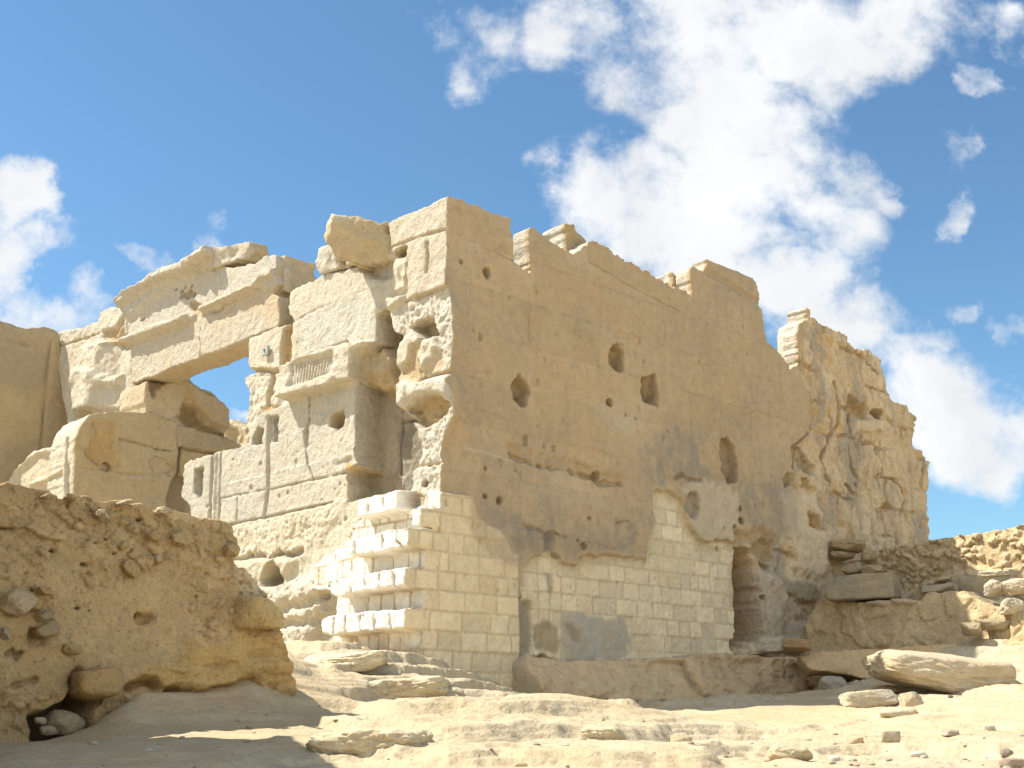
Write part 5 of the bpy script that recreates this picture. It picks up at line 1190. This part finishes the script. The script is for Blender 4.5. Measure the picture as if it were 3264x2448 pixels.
inwall('w1', 285, 225, 62, 75, .03, .06, 15, (.48, .36, .18), None, 0)
inwall('w1', 375, 320, 85, 50, .02, .06, 16, (.47, .37, .23), None, -.3)
inwall('w1', 370, 105, 75, 35, .03, .05, 17, (.5, .35, .2), None, 0, nf=6)
inwall('w1', 610, 610, 90, 55, .03, .06, 18, (.47, .36, .18), None, 0)
inwall('w1', 400, 450, 110, 75, .01, .07, 19, (.46, .36, .22), None, -.5)
inwall('w1', 20, 480, 50, 60, .03, .06, 20, (.48, .42, .31), None, 0)
inwall('z5', 780, 725, 55, 35, .025, .05, 22, (.5, .42, .27), None, .6, nf=5); inwall('z5', 1180, 880, 55, 45, .02, .05, 23, (.46, .34, .2), None, 0, nf=6)
inwall('z5', 1400, 910, 80, 65, .015, .05, 24, (.455, .35, .2), None, -.4, nf=5); inwall('z5', 1000, 1140, 75, 50, .015, .05, 25, (.455, .34, .19), None, .6, nf=5)
inwall('z5', 1215, 1070, 28, 40, .025, .04, 26, (.5, .43, .3), None, -.6); inwall('z5', 960, 960, 50, 35, .02, .04, 27, (.5, .38, .2), None, -.5)
inwall('z5', 1800, 990, 60, 60, .02, .06, 28, (.47, .36, .19), None, 0); inwall('z5', 350, 575, 40, 22, .025, .05, 29, (.5, .38, .22), None, -.3)
inwall('z5', 1960, 640, 70, 30, -.05, .06, 30, (.5, .4, .26), None, 0) if False else None
inwall('z5', 965, 620, 60, 22, .02, .07, 31, (.5, .42, .28), None, -.4, nf=5); inwall('z5', 1250, 700, 45, 35, .03, .06, 32, (.55, .46, .32), None, .2); inwall('z5', 540, 580, 50, 28, .02, .06, 33, (.52, .44, .3), None, 0)
hp = pw(P('w1', 575, 1265))[0]; hc = np.r_[lE + hp[0] * lD + .0 * wN, hp[1]]
stone('loose_stone', hc, (.105, .10, .068), wa, 44, (.40, .32, .2), (.36, .28, .17), label='rounded beige stone lying in the dark hollow under the left rubble wall', cat='stone', p=9, roll=.25)
for (x, y, r_, sd_) in ((345, 1240, .022, 46), (425, 1325, .035, 47)):
    hp = pw(P('w1', x, y))[0]; stone('loose_stone', np.r_[lE + hp[0] * lD + .02 * wN, hp[1]], (r_ * 1.4, r_, r_ * .8), wa, sd_, (.43, .35, .24), label=['tiny grey stone wedged left of the rounded one in the dark hollow', 'small flat stone just below left of the rounded one in the hollow'][sd_ - 46], cat='stone', sub=4)
stone('loose_stone', gpt('w1', 800, 1190) + (0, .1, .02), (.07, .06, .05), .4, 48, (.36, .27, .17), label='dull brown stone half buried right of the dark hollow', cat='stone', sub=4)

# ================================================================== RIGHT RUBBLE WALL AND TERRACE
rA, rB = np.array((4.80, 16.1)), np.array((6.5, 13.75))
px_ = Pl(rA, (rB - rA) / np.linalg.norm(rB - rA))
oX = px_(P('z8', 1000, 1800, 1030, 860, 1075, 828, 1100, 812, 1300, 778, 1500, 748, 1650, 715, 1830, 690, 1850, 684, 2000, 660, 2212, 633, 2500, 590, 2500, 1800))
mx_ = mapfor(px_, oX, .014, (.40, .315, .20), 63); m = mx_; X, Z = m.X, m.Z
d1, d2, iv = worley2(X * 10 + 1. * m.w1, Z * 13 + 1. * m.w1, 15)
stn = ss(.02, .25, d2 - d1) * (iv > .35)
m.H += .04 * m.w1 + stn * (.008 + .045 * iv) - .02 * ss(.1, 0, d2 - d1) + .022 * fbm(X * 9, Z * 10, X * 0, 5, 3, .62)
m.C[:] = np.array((.43, .345, .22)) * (1 + .14 * m.w1 + .12 * m.w2)[..., None]
k = (ss(.1, 0, d2 - d1) * .5)[..., None]; m.C[:] = m.C * (1 - k) + np.array((.24, .18, .11)) * k
k = (stn * .6)[..., None]; m.C[:] = m.C * (1 - k) + (np.array((.48, .39, .265)) * (1 + .25 * (iv - .5))[..., None]) * k
low = P('z8', 1200, 1800, 1260, 1180, 1480, 1120, 1700, 1000, 1900, 960, 2040, 975, 2120, 1010, 2212, 1010, 2500, 1000, 2500, 1800)
w, k, d = m.mask(low, None, .08, .05)
d1, d2, iv = worley2(X[w] * 3.2 + .5 * m.w1[w], Z[w] * 4.6 + .5 * m.w1[w], 25)
st2 = ss(.02, .16, d2 - d1)
m.H[w] += k * (.22 + st2 * (.05 + .12 * iv)); m.paint(w, k * .7, (.46, .37, .24)); m.paint(w, k * ss(.08, 0, d2 - d1) * .5, (.25, .19, .12))
m.C *= (1.62, 1.54, 1.4)
rw = empty('rubble_wall', (rA[0], rA[1], EZ), 'rough rubble wall at the right half in temple shadow and half sunlit', 'rubble wall')
part_from(relief(px_, mx_, oX, .6, .02, .6, 1.2, .02, cbrk=(.5, .41, .28)), 'masonry', M_RUBBLE, rw)
tA = at(P('z8', 690, 1300)[0], 14.7)[:2]; tB = at(P('z8', 1800, 1300)[0], 13.2)[:2]
pt = Pl(tA, (tB - tA) / np.linalg.norm(tB - tA))
oY = pt(P('z8', 400, 1900, 560, 1420, 690, 1200, 800, 1182, 1070, 1188, 1270, 1165, 1450, 1172, 1500, 1125, 1620, 1110, 1760, 1100, 1860, 1180, 2000, 1220, 2400, 1300, 2400, 1900))
my = mapfor(pt, oY, .014, (.42, .33, .205), 65); m = my; X, Z = m.X, m.Z
d1, d2, iv = worley2(X * 4 + .6 * m.w1, Z * 5 + .6 * m.w1, 35); stn = ss(.02, .2, d2 - d1)
m.H += .05 * m.w1 + stn * .04 * iv + .015 * fbm(X * 10, Z * 12, X * 0, 5, 3, .6)
m.C[:] = np.array((.42, .335, .21)) * (1 + .12 * m.w1 + .1 * m.w2)[..., None]
m.H += .18 * np.clip(pt(P('z8', 1200, 1300))[0][1] - Z, -.3, .4)
m.mottle((.36, .285, .18), 2, .6, 2, 1); m.mottle((.49, .41, .28), 1.5, .5, 2, 2)
m.put(P('z8', 1060, 1180, 1220, 1190, 1210, 1220, 1060, 1215), .06, (.37, .32, .26), .7, .03, .02); m.put(P('z8', 1240, 1165, 1440, 1180, 1400, 1205, 1260, 1200), .06, (.46, .4, .29), .7, .03, .02)
m.C *= (1.66, 1.57, 1.42)
tw_ = empty('terrace_wall', (tA[0], tA[1], EZ), 'low earth covered terrace wall in shade between the temple and right rubble wall', 'terrace wall')
part_from(relief(pt, my, oY, 1.3, .02, .5, 1.2, .02, cbrk=(.46, .37, .24)), 'masonry', M_RUBBLE, tw_)
def px3(k_, x, y, d): return at(P(k_, x, y)[0], d)
def blk(name, k_, x0, y0, x1, y1, d, dep, seed, base, label, cat, group=None, rotz=-.5, parent=None, sub=5, roll=0., alt=None, **kw):
    """stone filling the picture rectangle at distance d"""
    c = px3(k_, (x0 + x1) / 2, (y0 + y1) / 2, d); a = px3(k_, x0, y0, d); b = px3(k_, x1, y1, d)
    return stone(name, c, (abs(b[0] - a[0]) / 2 / max(.5, math.cos(rotz)), dep / 2, abs(b[2] - a[2]) / 2), rotz, seed, base, alt, None, parent, label, cat, group, sub=sub, roll=roll, **kw)
blk('stone_block', 'z8', 800, 992, 1268, 1185, 14.3, .5, 60, (.41, .33, .215), 'squared grey block on the terrace wall against the right rubble wall', 'stone block', nf=2, p=26, amp=.05, alt=(.34, .3, .24))
blk('loose_stone', 'z8', 1480, 1062, 1705, 1125, 13.7, .3, 61, (.46, .385, .26), 'flat slab on the terrace wall below the shadow line', 'stone', nf=3, p=24, amp=.03)
blk('loose_stone', 'z8', 1690, 985, 1930, 1300, 13.9, .35, 62, (.42, .335, .21), 'large upright stone in the terrace wall right of the flat slab', 'stone', nf=8)
blk('loose_stone', 'z8', 1030, 915, 1180, 1000, 14.7, .3, 63, (.45, .35, .2), 'wedge stone on top of the squared grey block', 'stone')
blk('loose_stone', 'z8', 890, 930, 1050, 1000, 15.0, .3, 64, (.41, .315, .18), 'brown stone lying in the gap behind the squared grey block', 'stone')
blk('loose_stone', 'z8', 1020, 810, 1130, 900, 15.2, .3, 65, (.44, .345, .21), 'rounded stone at the left top end of the right rubble wall', 'stone')
blk('loose_stone', 'z8', 830, 740, 1040, 830, 15.5, .4, 66, (.43, .325, .185), 'broad brown stone topping the collapsed gap beside the temple', 'stone', nf=9)
blk('loose_stone', 'z8', 820, 820, 960, 890, 15.5, .4, 67, (.4, .305, .18), 'dark brown stone under the broad one in the collapsed gap', 'stone')
blk('loose_stone', 'z8', 1900, 960, 2100, 1010, 13.2, .3, 68, (.55, .46, .32), 'sunlit flat stone at the foot of the right rubble wall', 'stone', p=18, amp=.16, fr=3.4, nf=8)
blk('loose_stone', 'z8', 2060, 1020, 2300, 1140, 12.9, .3, 69, (.55, .46, .32), 'big sunlit stone at the right picture edge below the rubble wall', 'stone', p=18, amp=.16, fr=3.4)
blk('loose_stone', 'z8', 1930, 1020, 2070, 1160, 13.1, .3, 70, (.54, .45, .32), 'sunlit stone between the flat one and the edge stone', 'stone', p=18, amp=.16, fr=3.4)
blk('loose_stone', 'z8', 2040, 1160, 2212, 1290, 12.8, .3, 71, (.55, .46, .32), 'lowest sunlit stone of the heap at the right picture edge', 'stone', p=18, amp=.16, fr=3.4)
blk('loose_stone', 'z8', 1840, 1200, 2060, 1300, 13.2, .3, 72, (.41, .33, .21), 'cracked brown stone in shade just left of the sunlit heap', 'stone')
blk('loose_stone', 'z8', 1760, 1340, 1900, 1440, 12.9, .25, 73, (.43, .345, .22), 'pale shaded stone at the foot of the terrace wall', 'stone')
blk('loose_stone', 'z8', 1900, 1310, 2130, 1400, 12.9, .25, 74, (.41, .33, .21), 'long shaded stone at the foot of the sunlit heap', 'stone')
blk('loose_stone', 'z8', 450, 1450, 650, 1555, 13.0, .3, 75, (.44, .29, .15), 'orange brown stone at the foot of the temple near the niche', 'stone', nf=7)
blk('loose_stone', 'z8', 268, 1450, 445, 1560, 13.0, .3, 76, (.48, .415, .31), 'squarish grey stone at the foot of the niche', 'stone', nf=5, p=20)

# ================================================================== BEDROCK LEDGES UNDER THE SIDE WALL
def ledge(name, d_, S, T, seed, base, label, rough=.11, kind='structure', pl=None):
    pl = pl or plR(d_); o_ = pl(S); mm = mapfor(pl, o_, .012, base, seed); m = mm
    zt, zb = o_[:, 1].max(), o_[:, 1].min()
    zz_ = m.Z + .06 * m.w1 + .03 * np.floor(m.X * 1.1)
    m.H += .24 * ss(zt + .02, zt - .42, zz_) + .05 * np.floor((zt - zz_) * 9 + .4 * m.w1) / 3 * ss(.0, .1, zt - m.Z) - .12 * ss(zt - .36, zt - .46, zz_) + rough * fbm(m.X * 1.3, m.Z * 4, m.X * 0, 5, seed, .5) - .10 * np.abs(fbm(m.X * 3.2, m.Z * 11, m.X * 0, 5, seed + 1, .6)) + .010 * m.w2
    m.mottle((.40, .31, .2), 1.6, .7, .6, 1); m.mottle((.53, .43, .29), 1.4, .6, .5, 2)
    m.paint((slice(None), slice(None)), ss(.3, .5, fbm(m.X * 11, m.Z * 20, m.X * 0, 4, 5)) * .5, (.3, .23, .15))
    m.C *= (1.38, 1.29, 1.13)
    o = part_from(relief(pl, mm, o_, T, .018, .85, 1., .02, cbrk=(.52, .43, .29)), name, M_ROCK, None, loc=np.r_[(pl.O + o_[:, 0].mean() * pl.D), zb])
    if kind: o['kind'] = kind; o['label'] = label
    return o
ledge('bedrock_ledge', .14, PP(('w3', 386, 880, 420, 835, 470, 800, 690, 850, 1180, 835, 1530, 832, 1600, 830, 1640, 850, 1642, 1200, 1380, 1400, 386, 1400)), .6, 81, (.455, .36, .235), 'shaded layered bedrock under the side wall')
ledge('bedrock_ledge', .22, PP(('w3', 1640, 845, 1700, 812, 1800, 803, 2211, 808), ('w4', 0, 805, 300, 812, 560, 832, 640, 852, 690, 885, 700, 930, 690, 1300, 0, 1300), ('w3', 1650, 1300)), .7, 82, (.46, .36, .23), 'long shaded bedrock shelf right of the joint')
ledge('bedrock_ledge', .16, PP(('w4', 500, 815, 700, 785, 900, 770, 1250, 750, 1700, 720, 1700, 800, 1280, 820, 1110, 890, 1092, 1000, 1010, 992, 900, 968, 700, 935, 600, 930)), 1.4, 83, (.46, .34, .2), 'undercut bedrock shelf behind the small boulder', .06, 'structure', Pl(at(P('w4', 900, 900)[0], 13.0)[:2], np.array((.98, -.199))))
# ================================================================== SLABS AND LOOSE STONES ON THE GROUND
c = px3('w4', 1580, 905, 11.3)
stone('rock_slab', c + np.array((0, .25, -.02)), (.66, .55, .19), .10, 91, (.57, .465, .31), (.52, .38, .2), M_ROCK, None, 'big flat sunlit rock slab overhanging right of the temple shadow', 'rock slab', nf=6, p=8, amp=.13, tilt=.16, roll=-.09, sub=6, fr=1.8)
OUTC = []
def gs_(k_, x, y, hw, hh, dep, seed, base, label, cat='stone', name='loose_stone', group=None, rotz=0., sink=.35, sub=4, alt=None, **kw):
    """stone on the ground, picture centre (x, y), half width and height in picture units"""
    p = hit(P(k_, x, y + hh)[0]); sc = ZO[k_][2]; u = p[1] / F * 1.03 * sc
    rx, rz = hw * u, hh * u
    cc = np.array((p[0], p[1] + dep * rx, gz(p[0], p[1]) + rz * (1 - sink)))
    return stone(name, cc, (rx, dep * rx, rz * 1.15), rotz, seed, base, alt, kw.pop('mat', None), None, label, cat, group, sub=sub, **kw)
gs_('w4', 792, 995, 100, 52, .8, 101, (.46, .40, .29), 'rounded beige boulder in shade in front of the undercut ledge', 'boulder', 'boulder', sub=5)
gs_('w4', 1165, 1022, 100, 32, .7, 102, (.54, .40, .24), 'flat orange stone at the left tip of the big slab')
gs_('w4', 1110, 1105, 230, 72, .7, 103, (.57, .48, .33), 'broad low sunlit rock on the edge of the temple shadow', 'rock', 'low_rock', sub=5, amp=.1)
gs_('w4', 1390, 1095, 80, 70, .9, 104, (.56, .45, .29), 'low rounded rock under the middle of the big slab', 'rock', 'low_rock', sub=5, amp=.1)
gs_('w4', 1275, 1195, 130, 42, .6, 105, (.60, .50, .34), 'flat pale rock in front of the broad low rock', 'rock', 'low_rock', amp=.1)
gs_('w4', 950, 1410, 65, 42, .7, 106, (.55, .42, .26), 'ochre stone left of the cream boulder on the sunlit ground')
gs_('w4', 1225, 1400, 82, 48, .7, 107, (.58, .48, .33), 'cream boulder in the middle of the sunlit right foreground', 'boulder', 'boulder', sub=5, p=9)
gs_('w4', 480, 1455, 165, 68, .7, 108, (.58, .475, .31), 'wide cracked rock lump in the sunlit centre right foreground', 'rock', 'low_rock', sub=5, amp=.14)
gs_('w4', 1670, 1335, 66, 30, .7, 109, (.47, .37, .28), 'pinkish flat stone in the right foreground')
gs_('w4', 1960, 1315, 40, 24, .7, 110, (.6, .52, .39), 'small white stone near the right edge above the dark lump')
gs_('w4', 1660, 1097, 18, 14, .8, 111, (.27, .19, .16), 'small dark reddish stone below the right half of the big slab', sub=3)
gs_('w4', 2088, 1462, 46, 34, .8, 112, (.36, .29, .22), 'dark pitted lump near the right picture edge', amp=.2, fr=5)
gs_('w4', 2130, 1530, 90, 40, .7, 113, (.45, .34, .25), 'reddish crusted rock at the right picture edge under the dark lump', 'rock', 'low_rock', amp=.2, fr=4)
gs_('w4', 930, 1508, 20, 12, .8, 114, (.34, .28, .24), 'small grey stone right of the white chips', sub=3)
gs_('w4', 1735, 1440, 13, 14, .8, 115, (.36, .29, .26), 'tiny grey stone at the end of the white streak', sub=3)
gs_('w4', 258, 1632, 22, 10, .8, 116, (.42, .26, .17), 'small red brown stone at the bottom edge', sub=3)
gs_('w4', 780, 1500, 48, 24, .7, 117, (.66, .6, .48), 'white stone chip in the sunlit right foreground', sub=3)
gs_('w4', 1420, 1468, 70, 22, .6, 118, (.67, .62, .5), 'long white stone chip below the cream boulder', sub=3)
gs_('w3', 1590, 1345, 85, 45, .7, 119, (.57, .46, .29), 'sunlit stone at the right end of the foreground mound', 'rock', 'low_rock', sub=5, amp=.12)
gs_('w3', 380, 1548, 50, 22, .6, 120, (.57, .43, .26), 'ochre flake on the sunlit rock at bottom centre', sub=3)
gs_('w3', 755, 1622, 55, 12, .6, 121, (.52, .38, .23), 'thin brown flake at the bottom edge of the picture', sub=3)
gs_('w2', 1740, 1000, 75, 38, .6, 122, (.5, .42, .3), 'rounded stone lying at the foot of the buttress corner', sub=4)
gs_('w2', 1765, 1055, 80, 26, .6, 123, (.55, .45, .3), 'flat stone below the rounded one at the buttress corner', sub=4)
gs_('w1', 1825, 1262, 16, 16, .8, 124, (.5, .46, .37), 'small pale stone in the shade of the left rubble wall', sub=3)
gs_('w1', 1600, 1355, 22, 14, .8, 125, (.44, .38, .3), 'small grey stone nearer the viewer in the left shade', sub=3)
for (k_, x, y, hw, hh, dep, sd_, lab, kw) in (
    ('w2', 1110, 1320, 470, 150, .9, 131, 'broad pitted outcrop of bedrock at the tip of the left shadow', dict(amp=.16, fr=3.2, roll=-.04)),
    ('w2', 1270, 985, 420, 110, 1.0, 132, 'layered outcrop stepping down left of the buttress corner', dict(amp=.16, fr=3., roll=.06)),
    ('w2', 900, 840, 330, 70, 1.0, 133, 'low outcrop at the foot of the projecting brick courses', dict(amp=.14, fr=3., roll=.05)),
    ('w3', 1030, 1280, 190, 70, 1.0, 134, 'rounded end of the foreground rock crest', dict(amp=.16, fr=3.))):
    gs_(k_, x, y, hw, hh, dep, sd_, (.66, .56, .375), lab, 'outcrop', 'rock_outcrop', sub=6, sink=.75, mat=M_ROCK, nf=7, p=9, alt=(.58, .45, .27), **kw)
# uncounted-looking chips still built one by one
rr = np.random.default_rng(77)
proto = []
for i in range(5):
    V, Fc = rock((0, 0, 0), (1, .8, .6), 0, 200 + i, sub=2)
    col_ = [(.56, .47, .33), (.45, .36, .25), (.62, .55, .43), (.36, .29, .22), (.5, .38, .25)][i]
    proto.append(build('pebble', V, Fc, rockcol(V, col_, i), M_CHIP).data)
    bpy.data.objects.remove(COL.objects[-1] if False else [o for o in COL.objects if o.data is proto[-1]][0])
for i in range(230):
    px, py = (rr.uniform(1500, 2230), 1560 + 100 * rr.random() ** .8) if i < 150 else ((rr.uniform(420, 1500), rr.uniform(1500, 1659)) if i < 205 else (rr.uniform(150, 640), rr.uniform(1520, 1655)))
    h_ = hit(P('D', px, py)[0]); s_ = .006 + .016 * rr.random() ** 3
    o = bpy.data.objects.new('pebble', proto[rr.integers(5)]); o.scale = (s_ * rr.uniform(.8, 1.6), s_, s_ * rr.uniform(.6, 1)); o.rotation_euler = (0, 0, rr.uniform(0, 6))
    o.location = (h_[0], h_[1], gz(*h_) + s_ * .2); COL.objects.link(o)
    tag(o, 'small stone chip lying on the foreground rock', 'pebble', 'stone chips scattered over the foreground')
# ================================================================== camera, light, sky
cam = bpy.data.objects.new('camera', bpy.data.cameras.new('camera')); COL.objects.link(cam)
cam.location = (0, 0, EZ); cam.rotation_euler = (math.pi / 2 + PIT, 0, 0)
cam.data.sensor_width = 36; cam.data.lens = F / 3264 * 36
cam.data.clip_end = 5000; cam.data.clip_start = .05
SC.camera = cam
AZ, EL = math.radians(174), math.radians(52)
sd = bpy.data.lights.new('sun', 'SUN'); sun = bpy.data.objects.new('sun', sd); COL.objects.link(sun)
sd.energy = SUN_E; sd.angle = math.radians(.5); sd.color = (1, .95, .86)
from mathutils import Vector
sun.rotation_euler = Vector((math.cos(AZ) * math.cos(EL), math.sin(AZ) * math.cos(EL), math.sin(EL))).to_track_quat('Z', 'Y').to_euler()
sun.location = (-20, 0, 30)
wd = bpy.data.worlds.new('World'); SC.world = wd; wd.use_nodes = True
n = wd.node_tree.nodes; l = wd.node_tree.links; n.clear()
out = n.new('ShaderNodeOutputWorld'); bg = n.new('ShaderNodeBackground'); bg2 = n.new('ShaderNodeBackground'); mixs = n.new('ShaderNodeMixShader')
sky = n.new('ShaderNodeTexSky'); sky.sky_type = 'NISHITA'; sky.sun_disc = False
sky.sun_elevation = EL; sky.sun_rotation = math.pi / 2 - AZ
sky.air_density = 1.0; sky.dust_density = .15; sky.ozone_density = 2.6; sky.altitude = 50
tn = n.new('ShaderNodeMix'); tn.data_type = 'RGBA'; tn.blend_type = 'MULTIPLY'; tn.inputs[0].default_value = 1; tn.inputs[7].default_value = (.76, .97, 1., 1)
l.new(sky.outputs[0], tn.inputs[6]); l.new(tn.outputs[2], bg.inputs[0]); bg.inputs[1].default_value = SKY_E
tc = n.new('ShaderNodeTexCoord'); sep = n.new('ShaderNodeSeparateXYZ'); l.new(tc.outputs['Generated'], sep.inputs[0])
ab = n.new('ShaderNodeMath'); ab.operation = 'ABSOLUTE'; l.new(sep.outputs[1], ab.inputs[0])
mxm = n.new('ShaderNodeMath'); mxm.operation = 'MAXIMUM'; mxm.inputs[1].default_value = .05; l.new(ab.outputs[0], mxm.inputs[0])
dv = []
for i in (0, 2):
    d = n.new('ShaderNodeMath'); d.operation = 'DIVIDE'; l.new(sep.outputs[i], d.inputs[0]); l.new(mxm.outputs[0], d.inputs[1]); dv.append(d)
uv = n.new('ShaderNodeCombineXYZ'); l.new(dv[0].outputs[0], uv.inputs[0]); l.new(dv[1].outputs[0], uv.inputs[1])
# warp for ragged cloud edges
wn = n.new('ShaderNodeTexNoise'); wn.inputs['Scale'].default_value = 8; wn.inputs['Detail'].default_value = 6; wn.inputs['Roughness'].default_value = .6
l.new(uv.outputs[0], wn.inputs['Vector'])
ws = n.new('ShaderNodeVectorMath'); ws.operation = 'MULTIPLY_ADD'; ws.inputs[1].default_value = (.16, .15, 0); ws.inputs[2].default_value = (-.08, -.075, 0)
l.new(wn.outputs['Color'], ws.inputs[0])
wu = n.new('ShaderNodeVectorMath'); wu.operation = 'ADD'; l.new(uv.outputs[0], wu.inputs[0]); l.new(ws.outputs[0], wu.inputs[1])
acc = None
for (x, y, rx, ry, a) in CLOUDS:
    r0, s0 = ray(P('D', x, y)[0]); r1, _ = ray(P('D', x + rx, y)[0]); _, s1 = ray(P('D', x, y + ry)[0])
    su = n.new('ShaderNodeVectorMath'); su.operation = 'SUBTRACT'; l.new(wu.outputs[0], su.inputs[0]); su.inputs[1].default_value = (r0, s0, 0)
    mu = n.new('ShaderNodeVectorMath'); mu.operation = 'MULTIPLY'; l.new(su.outputs[0], mu.inputs[0]); mu.inputs[1].default_value = (1 / abs(r1 - r0), 1 / abs(s1 - s0), 0)
    le = n.new('ShaderNodeVectorMath'); le.operation = 'LENGTH'; l.new(mu.outputs[0], le.inputs[0])
    mr = n.new('ShaderNodeMapRange'); mr.interpolation_type = 'SMOOTHSTEP'; mr.inputs[1].default_value = 1.45; mr.inputs[2].default_value = .25; mr.inputs[3].default_value = 0; mr.inputs[4].default_value = a
    l.new(le.outputs[1], mr.inputs[0])
    if acc is None: acc = mr
    else:
        ad = n.new('ShaderNodeMath'); ad.operation = 'MAXIMUM'; l.new(acc.outputs[0], ad.inputs[0]); l.new(mr.outputs[0], ad.inputs[1]); acc = ad
fn = n.new('ShaderNodeTexNoise'); fn.inputs['Scale'].default_value = 13; fn.inputs['Detail'].default_value = 7; fn.inputs['Roughness'].default_value = .61; fn.inputs['Distortion'].default_value = .0
l.new(uv.outputs[0], fn.inputs['Vector'])
dn = n.new('ShaderNodeMath'); dn.operation = 'MULTIPLY_ADD'; dn.inputs[1].default_value = 2.3; dn.inputs[2].default_value = -1.13; l.new(fn.outputs[0], dn.inputs[0])
gate = n.new('ShaderNodeMapRange'); gate.inputs[1].default_value = .0; gate.inputs[2].default_value = .25; l.new(acc.outputs[0], gate.inputs[0])
dg = n.new('ShaderNodeMath'); dg.operation = 'MULTIPLY'; l.new(dn.outputs[0], dg.inputs[0]); l.new(gate.outputs[0], dg.inputs[1])
den = n.new('ShaderNodeMath'); den.operation = 'ADD'; l.new(acc.outputs[0], den.inputs[0]); l.new(dg.outputs[0], den.inputs[1])
dm = n.new('ShaderNodeMapRange'); dm.interpolation_type = 'SMOOTHSTEP'; dm.inputs[1].default_value = .16; dm.inputs[2].default_value = 1.0; dm.inputs[4].default_value = .97
l.new(den.outputs[0], dm.inputs[0])
# broken cloud cover added unseen behind the viewer to fill the shade
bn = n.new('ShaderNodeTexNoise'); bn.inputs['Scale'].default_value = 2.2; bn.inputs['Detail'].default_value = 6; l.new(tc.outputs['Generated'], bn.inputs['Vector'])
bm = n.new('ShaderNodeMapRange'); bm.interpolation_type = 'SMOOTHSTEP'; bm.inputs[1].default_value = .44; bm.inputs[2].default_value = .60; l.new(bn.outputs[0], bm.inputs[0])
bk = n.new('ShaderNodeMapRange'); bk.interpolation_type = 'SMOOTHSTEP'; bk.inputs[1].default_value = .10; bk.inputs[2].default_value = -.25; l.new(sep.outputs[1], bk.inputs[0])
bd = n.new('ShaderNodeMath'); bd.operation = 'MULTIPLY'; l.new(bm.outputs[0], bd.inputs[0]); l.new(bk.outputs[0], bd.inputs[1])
fk = n.new('ShaderNodeMapRange'); fk.inputs[1].default_value = -.05; fk.inputs[2].default_value = .05; l.new(sep.outputs[1], fk.inputs[0])
df = n.new('ShaderNodeMath'); df.operation = 'MULTIPLY'; l.new(dm.outputs[0], df.inputs[0]); l.new(fk.outputs[0], df.inputs[1])
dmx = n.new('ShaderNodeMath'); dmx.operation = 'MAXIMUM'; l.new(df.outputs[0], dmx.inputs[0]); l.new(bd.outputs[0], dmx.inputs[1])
# cloud brightness: bright billows, soft grey where thick
cn = n.new('ShaderNodeTexNoise'); cn.inputs['Scale'].default_value = 7; cn.inputs['Detail'].default_value = 5; l.new(wu.outputs[0], cn.inputs['Vector'])
cr = n.new('ShaderNodeMapRange'); cr.inputs[1].default_value = .35; cr.inputs[2].default_value = .65; cr.inputs[3].default_value = CLOUD_B[0]; cr.inputs[4].default_value = CLOUD_B[1]
l.new(cn.outputs[0], cr.inputs[0])
bg2.inputs[0].default_value = (.97, .985, 1, 1); ca_ = n.new('ShaderNodeMath'); ca_.operation = 'MULTIPLY_ADD'; ca_.inputs[1].default_value = .26; l.new(bd.outputs[0], ca_.inputs[0]); l.new(cr.outputs[0], ca_.inputs[2]); l.new(ca_.outputs[0], bg2.inputs[1])  # added clouds behind the viewer get extra brightness as fill
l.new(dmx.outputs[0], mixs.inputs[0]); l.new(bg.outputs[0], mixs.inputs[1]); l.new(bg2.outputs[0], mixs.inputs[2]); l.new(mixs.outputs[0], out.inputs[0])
SC.view_settings.view_transform = 'Standard'; SC.view_settings.look = 'None'; SC.view_settings.exposure = EXPO; SC.view_settings.gamma = 1
SC.cycles.max_bounces = 10; SC.cycles.diffuse_bounces = 9
